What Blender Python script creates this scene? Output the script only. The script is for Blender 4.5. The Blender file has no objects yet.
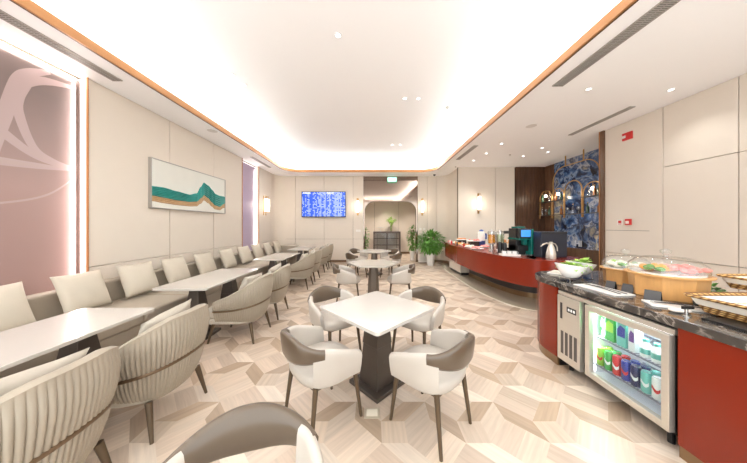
import bpy, bmesh, math, random
from mathutils import Vector, Matrix
random.seed(7)
PI = math.pi
S = bpy.context.scene
COL = S.collection
R = math.radians

# ------------------------------------------------------------------ materials
def new_mat(name):
    m = bpy.data.materials.new(name); m.use_nodes = True
    nt = m.node_tree; b = nt.nodes['Principled BSDF']
    return m, nt, b
def srgb(r, g, b):
    f = lambda c: (c/255/12.92) if c/255 <= .04045 else ((c/255+.055)/1.055)**2.4
    return (f(r), f(g), f(b), 1)
def mat(name, col, rough=.5, metal=0, noise=0, nscale=30, bump=0, bscale=200, spec=None, coat=0, alpha=None, stretch=(1,1,1), trans=0, emit=None, estr=1):
    m, nt, b = new_mat(name)
    b.inputs['Base Color'].default_value = col
    b.inputs['Roughness'].default_value = rough
    b.inputs['Metallic'].default_value = metal
    if spec is not None: b.inputs['Specular IOR Level'].default_value = spec
    if coat: b.inputs['Coat Weight'].default_value = coat; b.inputs['Coat Roughness'].default_value = .06
    if trans: b.inputs['Transmission Weight'].default_value = trans
    tc = nt.nodes.new('ShaderNodeTexCoord'); mp = nt.nodes.new('ShaderNodeMapping')
    mp.inputs['Scale'].default_value = stretch
    nt.links.new(tc.outputs['Object'], mp.inputs['Vector'])
    if noise:
        n = nt.nodes.new('ShaderNodeTexNoise'); n.inputs['Scale'].default_value = nscale; n.inputs['Detail'].default_value = 4
        nt.links.new(mp.outputs['Vector'], n.inputs['Vector'])
        mx = nt.nodes.new('ShaderNodeMix'); mx.data_type = 'RGBA'
        mx.inputs['A'].default_value = [max(0, c*(1-noise)) for c in col[:3]]+[1]
        mx.inputs['B'].default_value = [min(1, c*(1+noise)) for c in col[:3]]+[1]
        nt.links.new(n.outputs['Fac'], mx.inputs['Factor']); nt.links.new(mx.outputs['Result'], b.inputs['Base Color'])
    if bump:
        n2 = nt.nodes.new('ShaderNodeTexNoise'); n2.inputs['Scale'].default_value = bscale
        nt.links.new(mp.outputs['Vector'], n2.inputs['Vector'])
        bp = nt.nodes.new('ShaderNodeBump'); bp.inputs['Strength'].default_value = bump; bp.inputs['Distance'].default_value = .002
        nt.links.new(n2.outputs['Fac'], bp.inputs['Height']); nt.links.new(bp.outputs['Normal'], b.inputs['Normal'])
    if emit:
        b.inputs['Emission Color'].default_value = emit; b.inputs['Emission Strength'].default_value = estr
    return m
def emat(name, col, s):
    m, nt, b = new_mat(name)
    b.inputs['Base Color'].default_value = (.8, .8, .8, 1)
    b.inputs['Emission Color'].default_value = col; b.inputs['Emission Strength'].default_value = s
    return m
def glass_mat(name, tint=(1, 1, 1, 1), a=.18):
    # thin clear glass / acrylic: mostly transparent with a glossy coat
    m, nt, b = new_mat(name)
    nt.nodes.remove(b); out = nt.nodes['Material Output']
    t = nt.nodes.new('ShaderNodeBsdfTransparent'); t.inputs['Color'].default_value = tint
    g = nt.nodes.new('ShaderNodeBsdfGlossy'); g.inputs['Roughness'].default_value = .03
    f = nt.nodes.new('ShaderNodeLayerWeight'); pw = nt.nodes.new('ShaderNodeMath'); pw.operation = 'POWER'; pw.inputs[1].default_value = 4
    nt.links.new(f.outputs['Facing'], pw.inputs[0])
    ad = nt.nodes.new('ShaderNodeMath'); ad.operation = 'MULTIPLY_ADD'; ad.inputs[1].default_value = .6; ad.inputs[2].default_value = a*.25
    nt.links.new(pw.outputs[0], ad.inputs[0])
    mx = nt.nodes.new('ShaderNodeMixShader')
    nt.links.new(ad.outputs[0], mx.inputs[0]); nt.links.new(t.outputs[0], mx.inputs[1]); nt.links.new(g.outputs[0], mx.inputs[2])
    nt.links.new(mx.outputs[0], out.inputs['Surface'])
    return m

M = {}
M['wall'] = mat('wall_fabric', srgb(223, 211, 196), .75, noise=.02, nscale=4, bump=.15, bscale=300)
M['seam'] = mat('seam_groove', srgb(120, 106, 90), .7)
M['white'] = mat('ceiling_white', srgb(252, 249, 248), .7, noise=.01, nscale=2)
M['copper'] = mat('copper_trim', srgb(176, 122, 74), .4, .35, noise=.08, nscale=3)
M['brasst'] = mat('brass_tube', srgb(190, 150, 95), .28, .9, noise=.05, nscale=8)
M['vent'] = mat('vent_metal', srgb(172, 165, 158), .5, .3)
M['ventdark'] = mat('vent_dark', srgb(96, 88, 82), .7)
M['basebd'] = mat('base_brown', srgb(120, 95, 72), .45, noise=.08, nscale=6)
M['bench'] = mat('bench_leather', srgb(168, 156, 139), .5, noise=.03, nscale=8, bump=.1)
M['cream'] = mat('cream_leather', srgb(188, 179, 168), .42, noise=.015, nscale=10, bump=.1, bscale=250)
M['pillow'] = mat('pillow_fabric', srgb(199, 188, 170), .7, noise=.03, nscale=12, bump=.25, bscale=350)
M['chairfab'] = mat('barrel_fabric', srgb(160, 148, 131), .6, noise=.04, nscale=9, bump=.2, bscale=300)
M['seatfab'] = mat('barrel_seat', srgb(180, 170, 155), .6, noise=.03, nscale=9, bump=.2, bscale=300)
M['bronze'] = mat('bronze_leg', srgb(100, 84, 66), .38, .55, noise=.08, nscale=12)
M['bandm'] = mat('bronze_band', srgb(118, 97, 76), .35, .6, noise=.06, nscale=12)
M['taupe'] = mat('taupe_leather', srgb(92, 77, 62), .28, noise=.05, nscale=9, bump=.08, coat=.25)
M['stone'] = mat('table_stone', srgb(194, 187, 178), .22, noise=.025, nscale=5, coat=.3)
M['pedestal'] = mat('pedestal_dark', srgb(74, 64, 57), .3, .2, noise=.06, nscale=6, coat=.3)
M['red'] = mat('red_lacquer', srgb(128, 38, 17), .25, noise=.12, nscale=2.5, spec=.35, coat=.12, stretch=(1, 1, .5))
M['kick'] = mat('kick_brass', srgb(140, 112, 82), .3, .7, noise=.08, nscale=5)
M['steel'] = mat('brushed_steel', srgb(214, 206, 194), .34, .6, noise=.05, nscale=4, stretch=(1, 1, 12))
M['chrome'] = mat('polished_steel', srgb(205, 202, 198), .15, .95)
M['black'] = mat('black_plastic', srgb(24, 23, 24), .4)
M['dark'] = mat('dark_metal', srgb(66, 60, 57), .4, .3)
M['cabm'] = mat('cabinet_bronze', srgb(104, 92, 86), .4, .2)
M['grey'] = mat('grey_card', srgb(78, 77, 78), .4, .3)
M['porc'] = mat('porcelain', srgb(242, 240, 237), .18, coat=.4)
M['plate'] = mat('white_melamine', srgb(238, 234, 228), .3)
M['wood'] = mat('light_wood', srgb(214, 160, 98), .42, noise=.2, nscale=5, stretch=(6, 6, .8), coat=.2)
M['wicker'] = mat('wicker', srgb(200, 152, 88), .6, noise=.4, nscale=90, bump=1, bscale=120)
def wicker_mat():
    m, nt, b = new_mat('wicker_weave')
    tc = nt.nodes.new('ShaderNodeTexCoord')
    w1 = nt.nodes.new('ShaderNodeTexWave'); w1.bands_direction = 'Z'; w1.inputs['Scale'].default_value = 22
    w2 = nt.nodes.new('ShaderNodeTexWave'); w2.bands_direction = 'DIAGONAL'; w2.inputs['Scale'].default_value = 16
    for w in (w1, w2): nt.links.new(tc.outputs['Object'], w.inputs['Vector'])
    mu = nt.nodes.new('ShaderNodeMath'); mu.operation = 'MULTIPLY'; nt.links.new(w1.outputs['Fac'], mu.inputs[0]); nt.links.new(w2.outputs['Fac'], mu.inputs[1])
    cr = nt.nodes.new('ShaderNodeValToRGB'); cr.color_ramp.elements[0].color = srgb(120, 78, 36); cr.color_ramp.elements[1].color = srgb(228, 184, 116); cr.color_ramp.elements[1].position = .55
    nt.links.new(mu.outputs[0], cr.inputs[0]); nt.links.new(cr.outputs[0], b.inputs['Base Color'])
    bp = nt.nodes.new('ShaderNodeBump'); bp.inputs['Strength'].default_value = .8; bp.inputs['Distance'].default_value = .006
    nt.links.new(mu.outputs[0], bp.inputs['Height']); nt.links.new(bp.outputs[0], b.inputs['Normal']); b.inputs['Roughness'].default_value = .55
    return m
M['wicker'] = wicker_mat()
M['glass'] = glass_mat('clear_glass', (.96, .97, .97, 1), .5)
M['glass2'] = glass_mat('door_glass', (.95, .97, .97, 1), .1)
M['fridgewhite'] = mat('fridge_liner', srgb(228, 230, 236), .35)
M['wire'] = mat('wire_shelf', srgb(150, 152, 165), .3, .6)
M['led'] = emat('led_strip', (1, .95, .93, 1), 2.2)
M['ledw'] = emat('fridge_led', (.93, .96, 1, 1), 2.5)
M['lamp'] = emat('downlight_lens', (1, .96, .92, 1), 5)
M['tube'] = emat('sconce_glass', (1, .93, .84, 1), 1.5)
M['bulb'] = emat('bulb_glass', (1, .9, .75, 1), 3)
M['pot'] = mat('white_pot', srgb(238, 234, 228), .35)
M['leaf'] = mat('leaf_green', srgb(98, 152, 62), .45, noise=.35, nscale=6)
M['leaf2'] = mat('leaf_pale', srgb(150, 190, 80), .45, noise=.25, nscale=20)
M['stem'] = mat('stem_brown', srgb(96, 80, 48), .7)
M['soil'] = mat('soil', srgb(60, 44, 32), .9)
M['redplastic'] = mat('red_plastic', srgb(200, 40, 36), .35)
M['wplastic'] = mat('white_plastic', srgb(236, 230, 222), .4)
M['navy'] = mat('navy_shell', srgb(30, 33, 46), .45, noise=.04, nscale=4)
M['teal'] = mat('teal_plastic', srgb(10, 104, 94), .25, coat=.4)
M['orange'] = mat('orange_juice', srgb(245, 160, 20), .2, coat=.3)
M['bread'] = mat('bread', srgb(214, 146, 84), .7, noise=.25, nscale=40)
M['salmon'] = mat('salmon', srgb(232, 140, 130), .4, noise=.15, nscale=40)
M['peach'] = mat('peach_orange', srgb(238, 160, 72), .4, noise=.15, nscale=30)
M['rice'] = mat('pale_roll', srgb(240, 232, 214), .5, noise=.1, nscale=60)
M['blue'] = mat('blue_plastic', srgb(52, 76, 140), .3)
M['liner'] = mat('cloth_liner', srgb(238, 230, 216), .7, bump=.3, bscale=150)
M['bordstone'] = mat('border_stone', srgb(188, 172, 150), .2, noise=.05, nscale=2, coat=.4)
M['brassline'] = mat('pale_inlay', srgb(236, 226, 206), .25)
M['socket'] = mat('socket_plate', srgb(205, 192, 170), .3, .5)

# floor wood: tone from the plank itself, grain along each plank's own uv
def floor_mat():
    m, nt, b = new_mat('parquet_oak')
    a = nt.nodes.new('ShaderNodeVertexColor'); a.layer_name = 'tone'
    uv = nt.nodes.new('ShaderNodeUVMap'); uv.uv_map = 'grain'
    mp = nt.nodes.new('ShaderNodeMapping'); mp.inputs['Scale'].default_value = (1.6, 26, 1)
    nt.links.new(uv.outputs[0], mp.inputs['Vector'])
    n = nt.nodes.new('ShaderNodeTexNoise'); n.inputs['Scale'].default_value = 1.5; n.inputs['Detail'].default_value = 6; n.inputs['Distortion'].default_value = .6
    nt.links.new(mp.outputs[0], n.inputs['Vector'])
    rp = nt.nodes.new('ShaderNodeMapRange'); rp.inputs['From Min'].default_value = .3; rp.inputs['From Max'].default_value = .7
    rp.inputs['To Min'].default_value = .88; rp.inputs['To Max'].default_value = 1.07
    nt.links.new(n.outputs['Fac'], rp.inputs['Value'])
    vm = nt.nodes.new('ShaderNodeVectorMath'); vm.operation = 'SCALE'
    nt.links.new(a.outputs['Color'], vm.inputs[0]); nt.links.new(rp.outputs[0], vm.inputs['Scale'])
    nt.links.new(vm.outputs[0], b.inputs['Base Color'])
    b.inputs['Roughness'].default_value = .36
    return m
M['floor'] = floor_mat()

def marble_mat(name, base, vein, scale, rough=.15, third=None):
    m, nt, b = new_mat(name)
    tc = nt.nodes.new('ShaderNodeTexCoord')
    n = nt.nodes.new('ShaderNodeTexNoise'); n.inputs['Scale'].default_value = scale; n.inputs['Detail'].default_value = 7; n.inputs['Distortion'].default_value = 1.8
    nt.links.new(tc.outputs['Object'], n.inputs['Vector'])
    cr = nt.nodes.new('ShaderNodeValToRGB'); e = cr.color_ramp
    e.elements[0].position = .2; e.elements[0].color = base
    e.elements[1].position = .8; e.elements[1].color = base
    for p, c in vein:
        q = e.elements.new(p); q.color = c
    nt.links.new(n.outputs['Fac'], cr.inputs[0]); nt.links.new(cr.outputs[0], b.inputs['Base Color'])
    b.inputs['Roughness'].default_value = rough; b.inputs['Coat Weight'].default_value = .3
    return m
M['blackstone'] = marble_mat('black_marble', srgb(62, 57, 54), [(.46, srgb(74, 68, 63)), (.50, srgb(158, 148, 138)), (.507, srgb(84, 76, 70)), (.6, srgb(52, 48, 46))], 3.5)
def blue_marble():
    m, nt, b = new_mat('blue_marble')
    tc = nt.nodes.new('ShaderNodeTexCoord')
    n = nt.nodes.new('ShaderNodeTexNoise'); n.inputs['Scale'].default_value = 1.25; n.inputs['Detail'].default_value = 6; n.inputs['Distortion'].default_value = 1.3; n.inputs['Roughness'].default_value = .6
    nt.links.new(tc.outputs['Object'], n.inputs['Vector'])
    cr = nt.nodes.new('ShaderNodeValToRGB'); e = cr.color_ramp
    e.elements[0].position = .3; e.elements[0].color = srgb(14, 20, 38)
    e.elements[1].position = .75; e.elements[1].color = srgb(205, 195, 165)
    for p, c in ((.38, srgb(30, 46, 80)), (.44, srgb(70, 104, 152)), (.48, srgb(150, 168, 196)), (.50, srgb(34, 48, 78)), (.56, srgb(84, 108, 150)), (.60, srgb(176, 180, 190)), (.64, srgb(58, 74, 106))):
        q = e.elements.new(p); q.color = c
    n.inputs['Distortion'].default_value = .5; n.inputs['Scale'].default_value = 2.2
    va = nt.nodes.new('ShaderNodeVectorMath'); va.operation = 'MULTIPLY_ADD'; va.inputs[1].default_value = (.55, .55, .55)
    nt.links.new(n.outputs['Color'], va.inputs[0]); nt.links.new(tc.outputs['Object'], va.inputs[2])
    vp = nt.nodes.new('ShaderNodeTexVoronoi'); vp.inputs['Scale'].default_value = 2.6; nt.links.new(va.outputs[0], vp.inputs['Vector'])
    sc = nt.nodes.new('ShaderNodeSeparateColor'); nt.links.new(vp.outputs['Color'], sc.inputs[0])
    m1 = nt.nodes.new('ShaderNodeMath'); m1.operation = 'MULTIPLY_ADD'; m1.inputs[1].default_value = .32; nt.links.new(sc.outputs[0], m1.inputs[0])
    m2 = nt.nodes.new('ShaderNodeMath'); m2.operation = 'MULTIPLY_ADD'; m2.inputs[1].default_value = .75; m2.inputs[2].default_value = -.03; nt.links.new(n.outputs['Fac'], m2.inputs[0]); nt.links.new(m2.outputs[0], m1.inputs[2])
    nt.links.new(m1.outputs[0], cr.inputs[0])
    v = nt.nodes.new('ShaderNodeTexVoronoi'); v.inputs['Scale'].default_value = 2.6; v.feature = 'DISTANCE_TO_EDGE'
    nt.links.new(va.outputs[0], v.inputs['Vector'])
    mr = nt.nodes.new('ShaderNodeMapRange'); mr.inputs['From Max'].default_value = .05; mr.inputs['To Min'].default_value = .45; mr.inputs['To Max'].default_value = 0
    nt.links.new(v.outputs['Distance'], mr.inputs['Value'])
    mx = nt.nodes.new('ShaderNodeMix'); mx.data_type = 'RGBA'; mx.inputs['B'].default_value = srgb(120, 140, 175)
    nt.links.new(mr.outputs[0], mx.inputs['Factor']); nt.links.new(cr.outputs[0], mx.inputs['A'])
    nt.links.new(mx.outputs['Result'], b.inputs['Base Color'])
    b.inputs['Roughness'].default_value = .12
    return m
M['bluestone'] = blue_marble()
def plank_wood(name, c0, c1, w, rough=.35):
    m, nt, b = new_mat(name)
    tc = nt.nodes.new('ShaderNodeTexCoord'); mp = nt.nodes.new('ShaderNodeMapping'); mp.inputs['Scale'].default_value = (14, 14, 1.0)
    nt.links.new(tc.outputs['Object'], mp.inputs['Vector'])
    n = nt.nodes.new('ShaderNodeTexNoise'); n.inputs['Scale'].default_value = 1.6; n.inputs['Detail'].default_value = 6; n.inputs['Distortion'].default_value = .6
    nt.links.new(mp.outputs[0], n.inputs['Vector'])
    mx = nt.nodes.new('ShaderNodeMix'); mx.data_type = 'RGBA'; mx.inputs['A'].default_value = c0; mx.inputs['B'].default_value = c1
    nt.links.new(n.outputs['Fac'], mx.inputs['Factor']); nt.links.new(mx.outputs['Result'], b.inputs['Base Color'])
    b.inputs['Roughness'].default_value = rough
    return m
M['walnut'] = plank_wood('walnut', srgb(38, 24, 16), srgb(112, 78, 54), .1)
M['walnutlt'] = plank_wood('walnut_light', srgb(62, 42, 30), srgb(134, 98, 74), .1, .25)
def pink_mat():
    m, nt, b = new_mat('pink_glass_print')
    tc = nt.nodes.new('ShaderNodeTexCoord'); sp = nt.nodes.new('ShaderNodeSeparateXYZ')
    nt.links.new(tc.outputs['Object'], sp.inputs[0])
    n = nt.nodes.new('ShaderNodeTexNoise'); n.inputs['Scale'].default_value = .8
    nt.links.new(tc.outputs['Object'], n.inputs['Vector'])
    ad = nt.nodes.new('ShaderNodeMath'); ad.operation = 'MULTIPLY_ADD'; ad.inputs[1].default_value = .9
    nt.links.new(n.outputs['Fac'], ad.inputs[0]); nt.links.new(sp.outputs['Z'], ad.inputs[2])
    mr = nt.nodes.new('ShaderNodeMapRange'); mr.inputs['From Min'].default_value = 1.2; mr.inputs['From Max'].default_value = 3.6
    nt.links.new(ad.outputs[0], mr.inputs['Value'])
    cr = nt.nodes.new('ShaderNodeValToRGB'); e = cr.color_ramp
    e.elements[0].color = srgb(160, 130, 124); e.elements[1].color = srgb(124, 108, 103)
    q = e.elements.new(.45); q.color = srgb(166, 138, 132)
    nt.links.new(mr.outputs[0], cr.inputs[0]); nt.links.new(cr.outputs[0], b.inputs['Base Color'])
    b.inputs['Roughness'].default_value = .3
    return m
M['pink'] = pink_mat()
M['petal'] = mat('petal_print', srgb(178, 156, 152), .35)
M['mauve'] = mat('mauve_print', srgb(160, 142, 162), .35, noise=.12, nscale=1.5)
def mirror_mat():
    m, nt, b = new_mat('bronze_mirror')
    b.inputs['Metallic'].default_value = 1; b.inputs['Base Color'].default_value = srgb(150, 134, 122); b.inputs['Roughness'].default_value = .07
    return m
M['mirror'] = mirror_mat()
def screen_mat():
    # flight board: rows and columns of small pale marks on blue
    m, nt, b = new_mat('flight_board_screen')
    tc = nt.nodes.new('ShaderNodeTexCoord'); sp = nt.nodes.new('ShaderNodeSeparateXYZ'); nt.links.new(tc.outputs['Object'], sp.inputs[0])
    def math_(op, a, c=None, v=None):
        n = nt.nodes.new('ShaderNodeMath'); n.operation = op
        nt.links.new(a, n.inputs[0])
        if c is not None: nt.links.new(c, n.inputs[1])
        if v is not None: n.inputs[1].default_value = v
        return n.outputs[0]
    rowp = math_('MULTIPLY', sp.outputs['Z'], v=20.0)
    row = math_('FLOOR', rowp); rowf = math_('FRACT', rowp)
    colp = math_('MULTIPLY', sp.outputs['X'], v=22.0); col = math_('FLOOR', colp)
    cb = nt.nodes.new('ShaderNodeCombineXYZ'); nt.links.new(col, cb.inputs[0]); nt.links.new(row, cb.inputs[1])
    wn = nt.nodes.new('ShaderNodeTexWhiteNoise'); wn.noise_dimensions = '2D'; nt.links.new(cb.outputs[0], wn.inputs['Vector'])
    cb2 = nt.nodes.new('ShaderNodeCombineXYZ'); nt.links.new(col, cb2.inputs[0])
    wc = nt.nodes.new('ShaderNodeTexWhiteNoise'); wc.noise_dimensions = '2D'; nt.links.new(cb2.outputs[0], wc.inputs['Vector'])
    s = math_('ADD', wn.outputs['Value'], wc.outputs['Value'])
    on = math_('GREATER_THAN', s, v=1.0); rf = math_('GREATER_THAN', rowf, v=.42)
    msk = math_('MULTIPLY', on, rf)
    mm = math_('MULTIPLY', msk, v=.75)
    mx = nt.nodes.new('ShaderNodeMix'); mx.data_type = 'RGBA'
    mx.inputs['A'].default_value = srgb(40, 90, 215); mx.inputs['B'].default_value = srgb(205, 220, 250)
    nt.links.new(mm, mx.inputs['Factor'])
    b.inputs['Base Color'].default_value = (.01, .01, .02, 1); b.inputs['Roughness'].default_value = .2
    nt.links.new(mx.outputs['Result'], b.inputs['Emission Color']); b.inputs['Emission Strength'].default_value = 1.0
    return m
M['screen'] = screen_mat()
M['screen2'] = mat('small_screen', (0, 0, 0, 1), .2, emit=srgb(70, 150, 235), estr=1.1)
M['canvas'] = mat('canvas_pale', srgb(224, 222, 212), .7, noise=.04, nscale=5, bump=.3, bscale=120)
M['tealp'] = mat('teal_paint', srgb(42, 148, 138), .45, noise=.3, nscale=14, stretch=(1, 1, 5))
M['ochre'] = mat('ochre_paint', srgb(186, 148, 104), .5, noise=.15, nscale=14)
M['frame'] = mat('silver_frame', srgb(168, 162, 154), .35, .5)
M['exitg'] = emat('exit_green', srgb(60, 200, 160), 1.2)
M['exitw'] = emat('exit_white', srgb(235, 255, 245), 1.6)
M['letter'] = mat('white_letter', srgb(215, 218, 226), .4)

# ------------------------------------------------------------------ mesh builder
class MB:
    def __init__(s): s.v = []; s.f = []
    def add(s, vs, fs):
        o = len(s.v); s.v += [tuple(p) for p in vs]; s.f += [tuple(i+o for i in f) for f in fs]; return s
    def box(s, x0, x1, y0, y1, z0, z1):
        return s.add([(x0,y0,z0),(x1,y0,z0),(x1,y1,z0),(x0,y1,z0),(x0,y0,z1),(x1,y0,z1),(x1,y1,z1),(x0,y1,z1)],
                     [(0,3,2,1),(4,5,6,7),(0,1,5,4),(1,2,6,5),(2,3,7,6),(3,0,4,7)])
    def prism(s, poly, z0, z1):
        n = len(poly)
        return s.add([(x,y,z0) for x,y in poly]+[(x,y,z1) for x,y in poly],
                     [tuple(range(n-1,-1,-1)), tuple(range(n,2*n))]+[(i,(i+1)%n,n+(i+1)%n,n+i) for i in range(n)])
    def loft(s, loops, cap=True, closed=True):
        n = len(loops[0]); vs = [p for l in loops for p in l]; fs = []
        for k in range(len(loops)-1):
            for i in range(n if closed else n-1):
                j = (i+1) % n; fs.append((k*n+i, k*n+j, (k+1)*n+j, (k+1)*n+i))
        if cap: fs += [tuple(range(n-1,-1,-1)), tuple((len(loops)-1)*n+i for i in range(n))]
        return s.add(vs, fs)
    def cyl(s, p0, p1, r0, r1=None, n=12, cap=True):
        if r1 is None: r1 = r0
        p0 = Vector(p0); p1 = Vector(p1); d = (p1-p0).normalized()
        a = d.orthogonal().normalized(); b = d.cross(a)
        L = [[tuple(p+a*r*math.cos(2*PI*i/n)+b*r*math.sin(2*PI*i/n)) for i in range(n)] for p, r in ((p0, r0), (p1, r1))]
        return s.loft(L, cap)
    def tube(s, pts, r, n=8, rs=None):
        pts = [Vector(p) for p in pts]; L = []; a = None
        for i, p in enumerate(pts):
            d = (pts[min(i+1, len(pts)-1)]-pts[max(i-1, 0)]).normalized()
            if a is None: a = d.orthogonal().normalized()
            a = (a-d*a.dot(d)).normalized(); b = d.cross(a); rr = rs[i] if rs else r
            L.append([tuple(p+a*rr*math.cos(2*PI*k/n)+b*rr*math.sin(2*PI*k/n)) for k in range(n)])
        return s.loft(L)
    def lathe(s, prof, c=(0,0,0), n=24, cap=True, sx=1, sy=1):
        return s.loft([[(c[0]+r*sx*math.cos(2*PI*i/n), c[1]+r*sy*math.sin(2*PI*i/n), c[2]+z) for i in range(n)] for r, z in prof], cap)
    def ell(s, c, rx, ry, rz, n=10, m=7):
        L = []
        for k in range(m+1):
            t = -PI/2+PI*k/m; q = max(math.cos(t), .02)
            L.append([(c[0]+rx*q*math.cos(2*PI*i/n), c[1]+ry*q*math.sin(2*PI*i/n), c[2]+rz*math.sin(t)) for i in range(n)])
        return s.loft(L)
    def frust(s, c, w0, d0, z0, w1, d1, z1):
        q = lambda w, d, z: [(c[0]-w/2,c[1]-d/2,z),(c[0]+w/2,c[1]-d/2,z),(c[0]+w/2,c[1]+d/2,z),(c[0]-w/2,c[1]+d/2,z)]
        return s.loft([q(w0,d0,z0), q(w1,d1,z1)])
    def xf(s, mtx):
        s.v = [tuple(mtx @ Vector(p)) for p in s.v]; return s
    def build(s, name, m, parent=None, smooth=False, bevel=0, seg=2, angle=40, sub=0):
        me = bpy.data.meshes.new(name); me.from_pydata(s.v, [], s.f); me.validate()
        bm = bmesh.new(); bm.from_mesh(me); bmesh.ops.recalc_face_normals(bm, faces=bm.faces); bm.to_mesh(me); bm.free()
        me.materials.append(m if not isinstance(m, str) else M[m])
        o = bpy.data.objects.new(name, me); COL.objects.link(o)
        if parent is not None: o.parent = parent
        if smooth:
            for p in me.polygons: p.use_smooth = True
            if angle < 180:
                try: me.set_sharp_from_angle(angle=R(angle))
                except Exception: pass
        if bevel:
            b = o.modifiers.new('bevel', 'BEVEL'); b.width = bevel; b.segments = seg; b.limit_method = 'ANGLE'; b.angle_limit = R(35)
        if sub:
            b = o.modifiers.new('sub', 'SUBSURF'); b.levels = sub; b.render_levels = sub
        return o
def rrect(x0, x1, y0, y1, r, n=5):
    P = []
    for cx, cy, a0 in ((x1-r, y0+r, -90), (x1-r, y1-r, 0), (x0+r, y1-r, 90), (x0+r, y0+r, 180)):
        for k in range(n+1):
            a = R(a0+90*k/n); P.append((cx+r*math.cos(a), cy+r*math.sin(a)))
    return P
def tag(o, label=None, cat=None, group=None, kind=None):
    if label: o['label'] = label
    if cat: o['category'] = cat
    if group: o['group'] = group
    if kind: o['kind'] = kind
    return o
def thing(name, label, cat, loc=(0,0,0), rz=0, group=None):
    o = bpy.data.objects.new(name, None); COL.objects.link(o); o.empty_display_size = .1
    o.location = loc; o.rotation_euler = (0, 0, rz)
    return tag(o, label, cat, group)
def struct(o): o['kind'] = 'structure'; return o
def copy_tree(o, parent=None):
    c = o.copy(); COL.objects.link(c); c.parent = parent
    for ch in list(o.children): copy_tree(ch, c)
    return c
def dup(o, loc, rz, label, group=None):
    c = copy_tree(o); c.location = loc; c.rotation_euler = (0, 0, rz); c['label'] = label
    if group: c['group'] = group
    return c
def at(o, x, y, z=0, rz=0):
    o.location = (x, y, z); o.rotation_euler = (0, 0, rz); return o

YB = -1.2   # no wall built behind the camera, so added world light fills the room
H = 3.63      # soffit height
# ------------------------------------------------------------------ floor
def build_floor():
    h = .31; q = .345; s = .6
    A = [((0,0),(h,0),(h,h),(0,h)), ((h,0),(h+q,q),(h+q,q+h),(h,h)), ((0,h),(h,h),(h+q,h+q),(q,h+q)),
         ((h+q,q),(1,0),(1,h),(h+q,q+h)), ((q,h+q),(h+q,h+q),(h,1),(0,1))]
    def mid(a, b): return ((a[0]+b[0])/2, (a[1]+b[1])/2)
    D1 = ((h+q,h+q),(1,h),(1+q,h+q),(1,1)); D2 = ((h+q,h+q),(1,1),(h+q,1+q),(h,1))
    P = [(a, k) for k, a in enumerate(A)]
    a, b, c, d = D1; P += [((a, b, mid(b,c), mid(a,d)), 5), ((mid(a,d), mid(b,c), c, d), 6)]
    a, b, c, d = D2; P += [((a, b, mid(b,c), mid(a,d)), 7), ((mid(a,d), mid(b,c), c, d), 8)]
    tone = {0: (199,181,160), 1: (205,188,168), 2: (176,154,130), 3: (180,158,134), 4: (216,202,184), 5: (206,188,168), 6: (199,180,160), 7: (210,193,173), 8: (202,184,164)}
    ox, oy = 1.27, 1.86-.186
    vs = []; fs = []; cols = []; uvs = []
    for i in range(-11, 10):
        for j in range(-5, 20):
            for poly, k in P:
                pts = [(ox+(i+x)*s, oy+(j+y)*s) for x, y in poly]
                o = len(vs); vs += [(x, y, 0) for x, y in pts]; fs.append((o, o+1, o+2, o+3))
                jt = random.uniform(.95, 1.05); c = srgb(tone[k][0]*jt, tone[k][1]*jt*.99, tone[k][2]*jt*.99)
                e1 = Vector((pts[1][0]-pts[0][0], pts[1][1]-pts[0][1])); e2 = Vector((pts[3][0]-pts[0][0], pts[3][1]-pts[0][1]))
                e = (e1 if e1.length > e2.length+.001 else e2).normalized(); off = random.uniform(0, 50)
                for x, y in pts:
                    cols.append(c); uvs.append((x*e.x+y*e.y+off, -x*e.y+y*e.x+off))
    me = bpy.data.meshes.new('floor'); me.from_pydata(vs, [], fs)
    ca = me.color_attributes.new('tone', 'FLOAT_COLOR', 'CORNER'); uv = me.uv_layers.new(name='grain')
    for li in range(len(me.loops)): ca.data[li].color = cols[li]; uv.data[li].uv = uvs[li]
    me.materials.append(M['floor'])
    o = bpy.data.objects.new('floor', me); COL.objects.link(o); struct(o)
build_floor()
# polished stone laid in the floor along the bar
BAR = [(2.66,8.72),(2.62,8.3),(2.57,7.6),(2.54,7.1),(2.52,6.5),(2.52,5.9),(2.56,5.35),(2.64,4.9),(2.78,4.5),(2.98,4.24),(3.25,4.12),(3.6,4.1),(3.86,4.16),(4.0,4.35),(4.02,4.6)]
def offset_path(P, d):
    out = []
    for i, p in enumerate(P):
        a = Vector(P[max(i-1,0)]); b = Vector(P[min(i+1,len(P)-1)]); t = (b-a).normalized()
        out.append((p[0]+t.y*-d, p[1]+t.x*d))   # left normal * d
    return out
def smooth_path(P, n=3):
    for _ in range(n):
        Q = [P[0]]
        for a, b in zip(P, P[1:]):
            Q += [(a[0]*.75+b[0]*.25, a[1]*.75+b[1]*.25), (a[0]*.25+b[0]*.75, a[1]*.25+b[1]*.75)]
        Q.append(P[-1]); P = Q
    return P
BARS = smooth_path(BAR, 2)
edge = smooth_path([(2.5,9.75),(2.78,9.3),(2.6,8.4),(2.53,7.6),(2.5,6.5),(2.5,5.7),(2.56,5.1),(2.68,4.6),(2.9,4.3),(3.3,4.17),(6.1,4.17)], 2)
b = MB(); b.add([(x,y,.004) for x,y in edge]+[(6.1,9.9,.004),(2.9,9.9,.004)], [tuple(range(len(edge)+2))]); struct(b.build('trim_1', 'bordstone'))
b = MB(); e2 = offset_path(edge, -.03)
b.loft([[(a[0],a[1],0),(a[0],a[1],.007),(c[0],c[1],.007),(c[0],c[1],0)] for a, c in zip(edge, e2)]); struct(b.build('trim_2', 'brassline'))

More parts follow.
